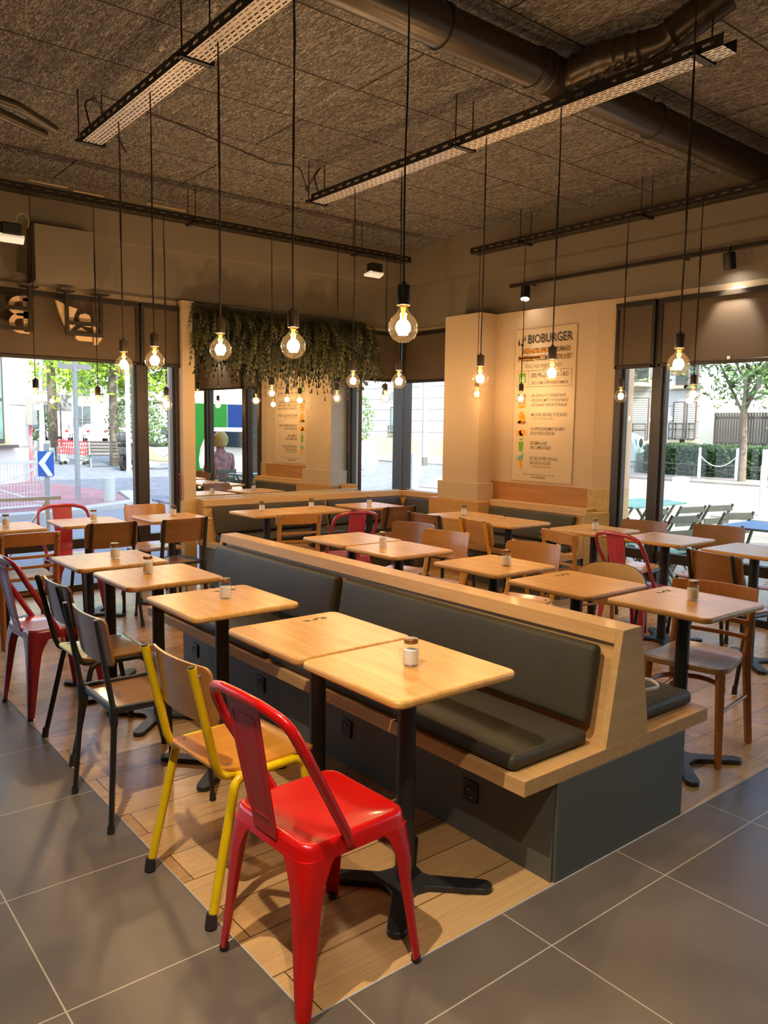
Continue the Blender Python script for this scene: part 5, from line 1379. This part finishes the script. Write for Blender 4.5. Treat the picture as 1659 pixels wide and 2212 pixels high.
# hedge with low railing
rd = random.Random(20); t = thing('hedge', 'clipped green hedge along the apartment building, behind the chain posts', 'hedge', (0, 0, 0))
g = G(); bm = g.bm
for i in range(14000):
    u = rd.uniform(2.0, 16.2); 
    if rd.random() < .55: p = Vector((25.0+rd.uniform(-.06, .06), u, rd.uniform(ZG, .98)))
    else: p = Vector((rd.uniform(25.0, 27.2), u, .98+rd.gauss(0, .03)))
    q = Vector((rd.uniform(-1, 1), rd.uniform(-1, 1), rd.uniform(-1, 1))).normalized(); b = q.orthogonal().normalized(); s = .07*rd.uniform(.6, 1.3)
    bm.faces.new([bm.verts.new(p+q*s), bm.verts.new(p+b*s*.6), bm.verts.new(p-q*s), bm.verts.new(p-b*s*.6)])
tag(g.obj('leaves', 'leaf hedge', t, smooth=0), kind='stuff')
g = G(); g.box(25.08, 27.1, 2.0, 16.2, ZG, .93); g.obj('hedge_core', 'leaf hedge', t, smooth=0)
t = thing('low_railing', 'low crossed metal railing at the foot of the hedge', 'railing')
g = G()
for k in range(9):
    y = 2.2+1.7*k; g.bar((24.85, y, ZG), (24.85, y, .42), .03); g.bar((24.85, y, .40), (24.85, y+1.7, .40), .03); g.bar((24.85, y, .05), (24.85, y+1.7, .38), .015); g.bar((24.85, y, .38), (24.85, y+1.7, .05), .015)
g.obj('bars', 'railing grey', t, smooth=0)

# ------------------------------------------------------------------ street furniture
def bollard(label, x, y, r, h, mat='bollard green', square=False, group=None, top=.02):
    g = G()
    if square: g.box(-r, r, -r, r, 0, h)
    else: g.lathe([(0, 0), (r, 0), (r, h-top), (r*.8, h-top*.3), (0, h)], 20)
    return tag(g.obj('bollard', mat, bevel=.006 if square else 0, loc=(x, y, ZG), smooth=40), label, 'bollard', group)
bollard('large pale round bollard on the cobbles, nearest the left window', 5.56, 15.5, .115, .52, group='round stone bollards')
for k, (x, y, lb) in enumerate(((9.1, 33.2, 'pale bollard half hidden by the lamp post'), (9.55, 32.8, 'first of three pale bollards right of the lamp post'), (10.0, 34.3, 'pale bollard standing farther back between the lamp post and the grey post'), (9.75, 32.3, 'middle one of three pale bollards beside the grey post'), (9.6, 30.7, 'pale bollard just left of the grey post, nearest of the three'))):
    bollard(lb, x+[-.25, -.1, .3, .1, .45][k], y, .17, .58, group='round stone bollards')
for x, y, lb in ((12.9, 9.35, 'square white bollard left of the right window mullion'), (16.1, 9.45, 'square white bollard behind the green folding chairs')): bollard(lb, x, y, .13, .56, 'pole white', True, 'square white street bollards')
for x, y, lb in ((17.5, 22.5, 'pale square bollard next to the ribbed planter'), (17.8, 20.3, 'pale square bollard just right of the corner post')): bollard(lb, x, y, .14, .62, 'bollard green', True, 'pale square bollards in the corner window')
bollard('slim steel post close to the corner window', 12.75, 14.6, .1, .95, 'pole grey')
def pole(label, x, y, r, h, mat, name='street_pole', lean=0):
    g = G(); g.tube([(0, 0, 0), (lean, 0, h)], [r, r*.9], 14); return tag(g.obj(name, mat, loc=(x, y, ZG)), label, 'pole')
p = pole('grey sign post standing on the red pavement in the left window', 5.13, 16.05, .05, 2.9, 'pole grey')
g = G(); g.box(-.32, .32, -.02, .02, 2.62, 2.72); g.obj('sign_plate', 'sign back', p, smooth=0)
pole('white street pole right of the thick tree trunk', 9.6, 24.95, .075, 5.0, 'pole white')
pole('slim grey pole in the narrow pane, bottom thickened', 6.95, 15.75, .038, 3.0, 'pole grey')
g = G(); g.tube([(0, 0, 0), (0, 0, 1.1)], .055, 12); tag(g.obj('pole_sleeve', 'pole white', loc=(7.05, 15.95, ZG)), 'white sleeve at the foot of the slim pole in the narrow pane', 'pole')
p = pole('tall grey lamp pole seen right of the corner post', 21.8, 24.35, .1, 7.5, 'pole grey'); g = G(); g.tube([(0, 0, 0), (0, 0, .35)], .14, 12); g.obj('pole_foot', 'railing grey', p)
t = thing('lamp_post', 'pale street lamp post with a white lantern head', 'lamp post', (8.55, 30.6, ZG))
g = G(); g.tube([(0, 0, 0), (0, 0, 1.2), (0, 0, 3.55)], [.13, .10, .06], 12); g.obj('post', 'bollard green', t)
g = G(); g.lathe([(.06, 3.5), (.1, 3.6), (.19, 3.98), (.2, 4.0)], 16); g.obj('lantern', 'sign white', t); g = G(); g.lathe([(0, 4.14), (.14, 4.1), (.27, 4.03), (.27, 3.99), (0, 3.99)], 16); g.obj('hood', 'bollard green', t)
t = thing('road_sign', 'grey back of a double road sign behind the lamp post', 'sign', (11.3, 37.5, ZG)); g = G(); g.tube([(0, 0, 0), (0, 0, 2.4)], .035, 8); g.obj('post', 'railing grey', t)
g = G(); g.box(-.45, .0, -.02, .02, 2.1, 2.85); g.box(.04, .5, -.02, .02, 2.1, 2.85); g.obj('panel', 'sign back', t, bevel=.03)
# chevron sign
t = thing('chevron_sign', 'blue sign with a white chevron pointing left', 'sign', (4.12, 14.62, ZG), R(-38))
g = G(); g.prism(rpoly(-.13, .15, .62, 1.07, .03), -.012, .012, lambda u, v, w: (u, w, v)); g.obj('panel', 'sign blue', t, smooth=0)
g = G(); g.prism([(.055, 1.06), (.135, 1.06), (.0, .86), (.14, .635), (.05, .63), (-.115, .86)], -.017, -.0125, lambda u, v, w: (u, w, v)); g.obj('chevron', 'sign white', t, smooth=0)
g = G(); g.box(-.155, -.128, -.014, .014, .62, 1.07); g.obj('panel_edge', 'sign white', t, bevel=.008)
g = G(); g.box(-.03, .05, .014, .06, 0, 1.2); g.obj('post', 'pole grey', t, smooth=0)
# white street railings
t = thing('street_railing', 'white mesh railing with crossed braces at the lower left of the window', 'railing', (0, 0, 0))
A = Vector((2.2, 14.3, ZG)); Bv = Vector((4.22, 14.8, ZG))
g = G()
for p in (A, Bv): g.bar(p, p+Vector((0, 0, .88)), .05)
g.bar(A+Vector((-.3, -.07, .88)), Bv+Vector((.05, 0, .88)), .04, .05); g.bar(A+Vector((0, 0, .1)), Bv+Vector((0, 0, .1)), .03)
g.bar(A+Vector((0, 0, .1)), Bv+Vector((0, 0, .84)), .025); g.bar(A+Vector((0, 0, .84)), Bv+Vector((0, 0, .1)), .025); g.obj('frame', 'railing white', t, smooth=0)
g = G()
for k in range(36): p = A.lerp(Bv, k/36); g.bar(p+Vector((0, 0, .1)), p+Vector((0, 0, .86)), .008)
for k in range(5): z = .2+.14*k; g.bar(A+Vector((0, 0, z)), Bv+Vector((0, 0, z)), .008)
g.obj('mesh_infill', 'railing white', t, smooth=0)
t = thing('street_railing', 'white double-rail barrier in front of the mesh railing', 'railing', (0, 0, 0))
A = Vector((.2, 8.15, ZG)); Bv = Vector((2.36, 8.25, ZG)); g = G()
g.bar(A+Vector((0, 0, .82)), Bv+Vector((.1, .0, .82)), .04, .035)
for u in (.35, .985): p = A.lerp(Bv, u); g.bar(p, p+Vector((0, 0, .82)), .035); g.bar(p+Vector((0, 0, .8)), p+Vector((-.55, -.0, 0)), .02)
g.obj('frame', 'railing white', t, smooth=0)
# shopping cart and bench
t = thing('shopping_cart', 'red shopping trolley left out beside the park bench', 'shopping cart', (9.6, 30.4, ZG), R(-35))
g = G()
for k in range(13):
    u = k/12; g.bar((-.5+u, -.28, .42+.1*(1-u)*0), (-.55+1.02*u+.1, -.3, 1.0-.18*u), .018); g.bar((-.5+u, .28, .42), (-.55+1.02*u+.1, .3, 1.0-.18*u), .018)
for z in (.45, .6, .75, .9):
    for y in (-.29, .29): g.bar((-.5, y, z), (.5+.1*z, y, z-.05), .02)
    g.bar((.5, -.28, z), (.5, .28, z), .02); g.bar((-.5, -.28, z), (-.5, .28, z), .02)
g.obj('basket', 'cart red', t, smooth=0)
g = G(); g.box(-.62, -.5, -.3, .3, .95, 1.05); g.obj('handle', 'tyre', t); g = G(); g.bar((-.5, -.25, .4), (.5, -.25, .2), .03); g.bar((-.5, .25, .4), (.5, .25, .2), .03); g.obj('chassis', 'pole grey', t)
for x in (-.4, .45):
    for y in (-.25, .25): g = G(); g.tube([(x, y-.02, .07), (x, y+.02, .07)], .07, 12); g.obj('wheel', 'tyre', t)
t = thing('park_bench', 'grey slatted park bench in front of the thick tree trunk', 'bench', (9.98, 28.1, ZG), R(-14))
g = G()
for k in range(4): g.box(-.6, .6, -.30+.11*k, -.21+.11*k, .42, .45)
g.obj('seat', 'bench grey', t, smooth=0); g = G()
for k in range(4): g.box(-.6, .6, .2+.03*k, .23+.03*k, .52+.11*k, .60+.11*k)
g.obj('backrest', 'bench grey', t, smooth=0)
for s in (-.52, .52):
    g = G(); g.tube([(s, -.26, 0), (s, -.24, .42), (s, .15, .42), (s, .33, .95)], .025, 8); g.tube([(s, .15, .42), (s, .3, 0)], .025, 8); g.obj('leg', 'pole grey', t)
def scooter(label, x, y, rz, mat, group=None):
    t = thing('scooter', label, 'scooter', (x, y, ZG), R(rz), group)
    for xx in (-.62, .62):
        g = G(); g.tube([(xx+.0+.22*math.cos(a), 0, .27+.22*math.sin(a)) for a in [2*PI*k/20 for k in range(20)]], .06, 8, closed=True); g.tube([(xx, -.05, .27), (xx, .05, .27)], .1, 10); g.obj('wheel', 'tyre', t)
    g = G(); g.loft([[(-.75, -.1, .55), (-.75, .1, .55), (-.75, .1, .8), (-.75, -.1, .8)], [(-.3, -.2, .32), (-.3, .2, .32), (-.3, .18, .82), (-.3, -.18, .82)], [(.1, -.18, .28), (.1, .18, .28), (.1, .16, .40), (.1, -.16, .40)], [(.42, -.2, .3), (.42, .2, .3), (.36, .2, .55), (.36, -.2, .55)], [(.55, -.16, .5), (.55, .16, .5), (.44, .18, 1.0), (.44, -.18, 1.0)]]); g.obj('body', mat, t, bevel=.03)
    g = G(); g.rbox((-.38, 0, .86), (.7, .3, .13), .05); g.obj('saddle', 'tyre', t)
    g = G(); g.tube([(.42, -.34, 1.1), (.40, 0, 1.04), (.42, .34, 1.1)], .02, 8); g.tube([(.6, 0, .27), (.42, 0, 1.05)], .03, 8); g.obj('handlebar', 'tyre', t)
    g = G(); g.rbox((.46, 0, .98), (.16, .24, .18), .05); g.obj('headlamp', 'sign white', t)
    return t
scooter('dark scooter with a top case between the white pole and the window frame', 10.15, 26.3, 50, 'scooter grey'); g = G(); g.rbox((0, 0, 0), (.42, .4, .34), .1); tag(g.obj('top_case', 'scooter grey', loc=(9.8, 25.9, 1.06)), 'round dark top case on the back of the dark scooter', 'case')
scooter('khaki covered scooter seen in the narrow pane', 11.05, 26.0, -15, 'scooter khaki')
g = G(); g.tube([(.33*math.cos(a), 0, .33+.33*math.sin(a)) for a in [2*PI*k/28 for k in range(28)]], .022, 8, closed=True); g.tube([(0, -.04, .33), (0, .04, .33)], .04, 10)
for k in range(12): a = 2*PI*k/12; g.bar((0, 0, .33), (.32*math.cos(a), 0, .33+.32*math.sin(a)), .005)
g.tube([(0, 0, .33), (.35, 0, .9), (.5, 0, .95)], .018, 8); tag(g.obj('bicycle_wheel', 'pole white', loc=(12.2, 24.4, ZG), rz=R(-20)), 'bicycle front wheel at the right edge of the narrow pane', 'bicycle')
def car(label, x, y, rz, mat, group, hatch=1.0):
    t = thing('car', label, 'car', (x, y, ZG), R(rz), group)
    prof = [(-2.05, .35), (-2.1, .62), (-2.02, .95), (-1.85, 1.42), (-1.5, 1.5), (.1, 1.5), (.55, 1.38), (1.05, 1.0), (1.95, .85), (2.1, .6), (2.05, .32)]
    g = G()
    secs = []
    for yy, k in ((-.85, .97), (-.8, 1), (.8, 1), (.85, .97)): secs.append([(px, yy*(1 if pz < 1 else .86), pz*(k if pz > .5 else 1)) for px, pz in prof])
    g.loft(secs); g.obj('body', mat, t, bevel=.04, smooth=40)
    g = G()
    for s in (-1, 1): g.prism([(-1.62, 1.0), (-1.55, 1.4), (.05, 1.4), (.75, 1.0)], s*.78 if s > 0 else -.845, s*.845 if s > 0 else -.78, lambda u, v, w: (u, w, v))
    g.obj('side_windows', 'car glass', t, smooth=0)
    g = G(); g.prism([(-.6, 1.02), (-.52, 1.40), (.52, 1.40), (.6, 1.02)], 0, .02, lambda u, v, w: (-2.035+.42*(v-1.0)-.0+w, u, v)); g.obj('rear_window', 'car glass', t, smooth=0)
    g = G(); g.prism([(-.62, 1.02), (-.55, 1.38), (.55, 1.38), (.62, 1.02)], 0, .02, lambda u, v, w: (1.08-1.32*(v-1.0)+.02+w, u, v)); g.obj('windscreen', 'car glass', t, smooth=0)
    for xx in (-1.3, 1.3):
        for s in (-1, 1):
            g = G(); g.tube([(xx, s*.68, .32), (xx, s*.87, .32)], .32, 20); w = g.obj('wheel', 'tyre', t); g = G(); g.tube([(xx, s*.86, .32), (xx, s*.885, .32)], .19, 14); g.obj('hubcap', 'car silver', w)
    for s in (-1, 1): g = G(); g.box(-2.12, -2.0, s*.66-.12, s*.66+.12, .82, 1.0); g.obj('tail_light', 'tail light', t, smooth=0)
    g = G(); g.box(-2.13, -2.08, -.26, .26, .62, .74); g.obj('number_plate', 'plate', t, smooth=0)
    return t
CG = 'parked cars across the square'
car('white hatchback parked right of the grey post, seen from behind', 22.6, 66, 75, 'car white', CG)
car('silver grey car left of the white hatchback with a red tail light', 20.6, 68.5, 68, 'car silver', CG)
car('dark grey car farthest left of the parked cars', 19.8, 74, 95, 'car dark', CG)
car('white car at the right side of the narrow pane', 19.2, 42.5, 80, 'car silver', CG)
car('white car reflected in the mirror', 11.5, -3.4, 88, 'car white', 'cars seen only in the mirror')
car('silver car reflected in the mirror', 13.8, 1.9, 92, 'car silver', 'cars seen only in the mirror')
# recycling container
t = thing('recycling_container', 'grey domed recycling container with a green label by the hedge', 'container', (25.3, 17.3, ZG), R(192))
g = G(); prof = [(-.72, 0), (.72, 0), (.74, .9)]+[(.74*math.cos(R(a)), .9+.62*math.sin(R(a))) for a in range(10, 180, 14)]+[(-.74, .9)]
g.prism(prof, -.55, .55, lambda u, v, w: (w, u, v)); g.obj('body', 'bin grey', t, bevel=.06, seg=3)
g = G(); g.box(.545, .56, -.5, .35, .35, 1.15); g.obj('door', 'bin grey', t, smooth=0)
g = G(); g.box(-.2, .45, .735, .76, .75, 1.35); g.obj('label', 'bin label', t, smooth=0); g = G(); g.tube([(.12, .75, 1.12), (.12, .775, 1.12)], .16, 16); g.obj('opening', 'tyre', t)
# chain posts
for x, y, lb in ((27.2-2.9, 13.55, 'white chain post left'), (24.1, 12.05, 'white chain post')): pass
CPa = (24.2, 13.58); CPb = (24.2, 12.33)
for (x, y), lb in ((CPa, 'slim white chain post in front of the hedge, left of the pair'), (CPb, 'slim white chain post in front of the hedge, right of the pair')):
    g = G(); g.tube([(0, 0, 0), (0, 0, .75), (0, 0, .76), (0, 0, 1.05)], [.055, .055, .042, .042], 10); tag(g.obj('chain_post', 'pole white', loc=(x, y, ZG)), lb, 'post', 'white chain posts')
g = G(); g.tube([(CPa[0], CPa[1]+(CPb[1]-CPa[1])*u, .75-.35*4*u*(1-u)+.0) for u in [k/20 for k in range(21)]], .018, 6); tag(g.obj('chain', 'pole white'), 'white chain sagging between the two slim posts', 'chain')
g = G(); g.tube([(0, 0, 0), (0, 0, .95), (0, 0, .96), (0, 0, 1.25)], [.065, .062, .052, .052], 12); tag(g.obj('chain_post', 'pole white', loc=(14.85, 7.03, ZG)), 'thick white post at the right edge of the photo', 'post')
# ------------------------------------------------------------------ terrace furniture
def make_folding():
    t = empty('folding_chair')
    for z, x in ((.77, -.265), (.635, -.225)):
        g = G(); g.box(-.006, .006, -.175, .175, z-.031, z+.031)
        for v in g.bm.verts: v.co.x += x-.05*(v.co.z-z)
        g.obj('back_slat', 'terrace chair paint', t, bevel=.004)
    for k in range(6):
        g = G(); x = -.16+.062*k; g.box(x, x+.045, -.175, .175, .445, .455); g.obj('seat_slat', 'terrace green', t, smooth=0)
    for s in (-1, 1):
        g = G(); g.bar((.20, s*.162, .0), (-.28, s*.162, .81), .014, .022); g.obj('back_leg', 'terrace chair paint', t, smooth=0)
        g = G(); g.bar((-.20, s*.145, .0), (.17, s*.145, .45), .014, .022); g.obj('front_leg', 'terrace chair paint', t, smooth=0)
        g = G(); g.bar((-.17, s*.168, .437), (.19, s*.168, .437), .014, .02); g.obj('seat_rail', 'terrace chair paint', t, smooth=0)
    g = G(); g.bar((.18, -.162, .03), (.18, .162, .03), .012); g.bar((-.18, -.145, .03), (-.18, .145, .03), .012); g.obj('stretcher', 'terrace chair paint', t, smooth=0)
    return t
FG = 'green folding terrace chairs outside the right windows'
for x, y, r, lb in ((7.33, 4.38, 76, 'folding chair outside, tallest one behind the crossing pair'), (6.47, 3.97, 78, 'folding chair outside nearest the glass, in front of the other two'), (7.73, 4.31, 77, 'folding chair outside, right of the crossing pair'), (7.19, 3.82, 69, 'folding chair outside beside the blue table'), (6.74, 4.445, 86, 'folding chair outside seen across the window mullion'), (6.47, 4.80, 90, 'folding chair outside left of the window mullion'), (6.62, 2.2, -80, 'folding chair outside on the near side of the blue table')):
    place('fold', make_folding, x, y, r, lb, 'chair', FG, z=ZG+.03)
def terrace_table(label, x0, x1, y0, y1, mat, z=.72):
    t = thing('terrace_table', label, 'table', ((x0+x1)/2, (y0+y1)/2, ZG+.03), 0)
    a, b = (x1-x0)/2, (y1-y0)/2; h = z-ZG-.03
    g = G(); g.box(-a, a, -b, b, h-.02, h); g.obj('tabletop', mat, t, bevel=.006)
    for sx in (-1, 1):
        for s in (-1, 1): g = G(); g.bar((sx*a*.8, s*b*.8, 0), (-sx*a*.7, s*b*.8, h-.02), .02); g.obj('leg', 'terrace chair paint', t, smooth=0)
terrace_table('turquoise terrace table behind the window mullion', 7.15, 8.2, 4.72, 5.32, 'terrace green')
terrace_table('blue terrace table at the right edge outside', 6.45, 7.05, 2.75, 3.42, 'terrace blue')
# parasol and seated woman seen only by reflection
t = thing('parasol', 'grey parasol seen at the right end of the mirror', 'parasol', (9.6, 2.4, ZG)); g = G(); g.tube([(0, 0, 0), (0, 0, 2.5)], .025, 8); g.obj('pole', 'pole grey', t); g = G(); g.lathe([(1.1, 1.95), (.6, 2.2), (0, 2.45), (0, 2.42), (.6, 2.16), (1.1, 1.92)], 8); g.obj('canopy', 'railing grey', t, smooth=0)
me = bpy.data.meshes.new('person'); 
vs = [(0, 0, .55), (0, 0, .75), (-.02, 0, 1.0), (-.02, 0, 1.12), (0, 0, 1.2), (0, 0, 1.32), (-.02, .19, 1.05), (.05, .24, .82), (.25, .17, .78), (-.02, -.19, 1.05), (.05, -.24, .82), (.25, -.17, .78), (.08, .1, .53), (.42, .12, .5), (.42, .12, .08), (.52, .12, .04), (.08, -.1, .53), (.42, -.12, .5), (.42, -.12, .08), (.52, -.12, .04)]
ed = [(0, 1), (1, 2), (2, 3), (3, 4), (4, 5), (2, 6), (6, 7), (7, 8), (2, 9), (9, 10), (10, 11), (0, 12), (12, 13), (13, 14), (14, 15), (0, 16), (16, 17), (17, 18), (18, 19)]
me.from_pydata([Vector(v) for v in vs], ed, []); me.materials.append(MATS['shirt print'])
o = bpy.data.objects.new('person', me); C.objects.link(o); o.location = (6.62, 2.2, ZG); o.rotation_euler = (0, 0, R(-80))
md = o.modifiers.new('Skin', 'SKIN'); sv = me.skin_vertices[0].data
for i, r in enumerate([.15, .14, .15, .08, .06, .095, .06, .045, .03, .06, .045, .03, .09, .065, .045, .035, .09, .065, .045, .035]): sv[i].radius = (r, r)
sv[0].use_root = True
o.modifiers.new('Sub', 'SUBSURF').levels = 2; o.modifiers['Sub'].render_levels = 2
tag(o, 'person with blond hair in a patterned shirt sitting outside, seen in the mirror', 'person')
g = G(); g.lathe([(0, .13), (.07, .11), (.12, .04), (.125, -.04), (.10, -.12), (.06, -.14), (0, -.1)], 16); g.obj('hair', 'hair blond', o, loc=(-.03, 0, 1.34))

# ------------------------------------------------------------------ light
w = bpy.data.worlds.new('sky'); bpy.context.scene.world = w; w.use_nodes = True
nt = w.node_tree; nt.nodes.clear(); out = nt.nodes.new('ShaderNodeOutputWorld'); bg = nt.nodes.new('ShaderNodeBackground'); sk = nt.nodes.new('ShaderNodeTexSky')
sk.sky_type = 'NISHITA'; sk.sun_disc = False; sk.sun_elevation = R(42); sk.sun_rotation = R(191); sk.altitude = 100; sk.air_density = 1.0; sk.dust_density = 2.5
bg.inputs['Strength'].default_value = SKY
nt.links.new(sk.outputs[0], bg.inputs[0]); nt.links.new(bg.outputs[0], out.inputs[0])
sd = bpy.data.lights.new('sun', 'SUN'); sd.energy = SUN; sd.color = (1, .95, .86); sd.angle = R(.6)
so = bpy.data.objects.new('sun', sd); C.objects.link(so)
so.rotation_euler = Vector((.17, .76, -.64)).to_track_quat('-Z', 'Y').to_euler()

# ------------------------------------------------------------------ camera
yaw, pit, rol = CAM[1:]
F = CAM[0]
f = Vector((math.sin(yaw)*math.cos(pit), math.cos(yaw)*math.cos(pit), -math.sin(pit))); r = Vector((math.cos(yaw), -math.sin(yaw), 0)); d = f.cross(r)
c, s = math.cos(rol), math.sin(rol)
r2 = r*c+d*s; d2 = r*-s+d*c
cam = bpy.data.cameras.new('camera'); co = bpy.data.objects.new('camera', cam); C.objects.link(co)
M3 = Matrix((r2, -d2, -f)).transposed()
co.matrix_world = Matrix.Translation((0, 0, 1.515)) @ M3.to_4x4()
cam.sensor_fit = 'HORIZONTAL'; cam.sensor_width = 36; cam.lens = F/1659*36; cam.clip_start = .05; cam.clip_end = 400
sc = bpy.context.scene; sc.camera = co
sc.view_settings.view_transform = 'Standard'; sc.view_settings.look = 'None'; sc.view_settings.exposure = EXPO; sc.view_settings.gamma = 1; sc.view_settings.use_curve_mapping = False
sc.cycles.max_bounces = 10; sc.cycles.transparent_max_bounces = 24; sc.cycles.diffuse_bounces = 4; sc.cycles.glossy_bounces = 4
sc.cycles.sample_clamp_indirect = 6; sc.cycles.caustics_reflective = False; sc.cycles.caustics_refractive = False
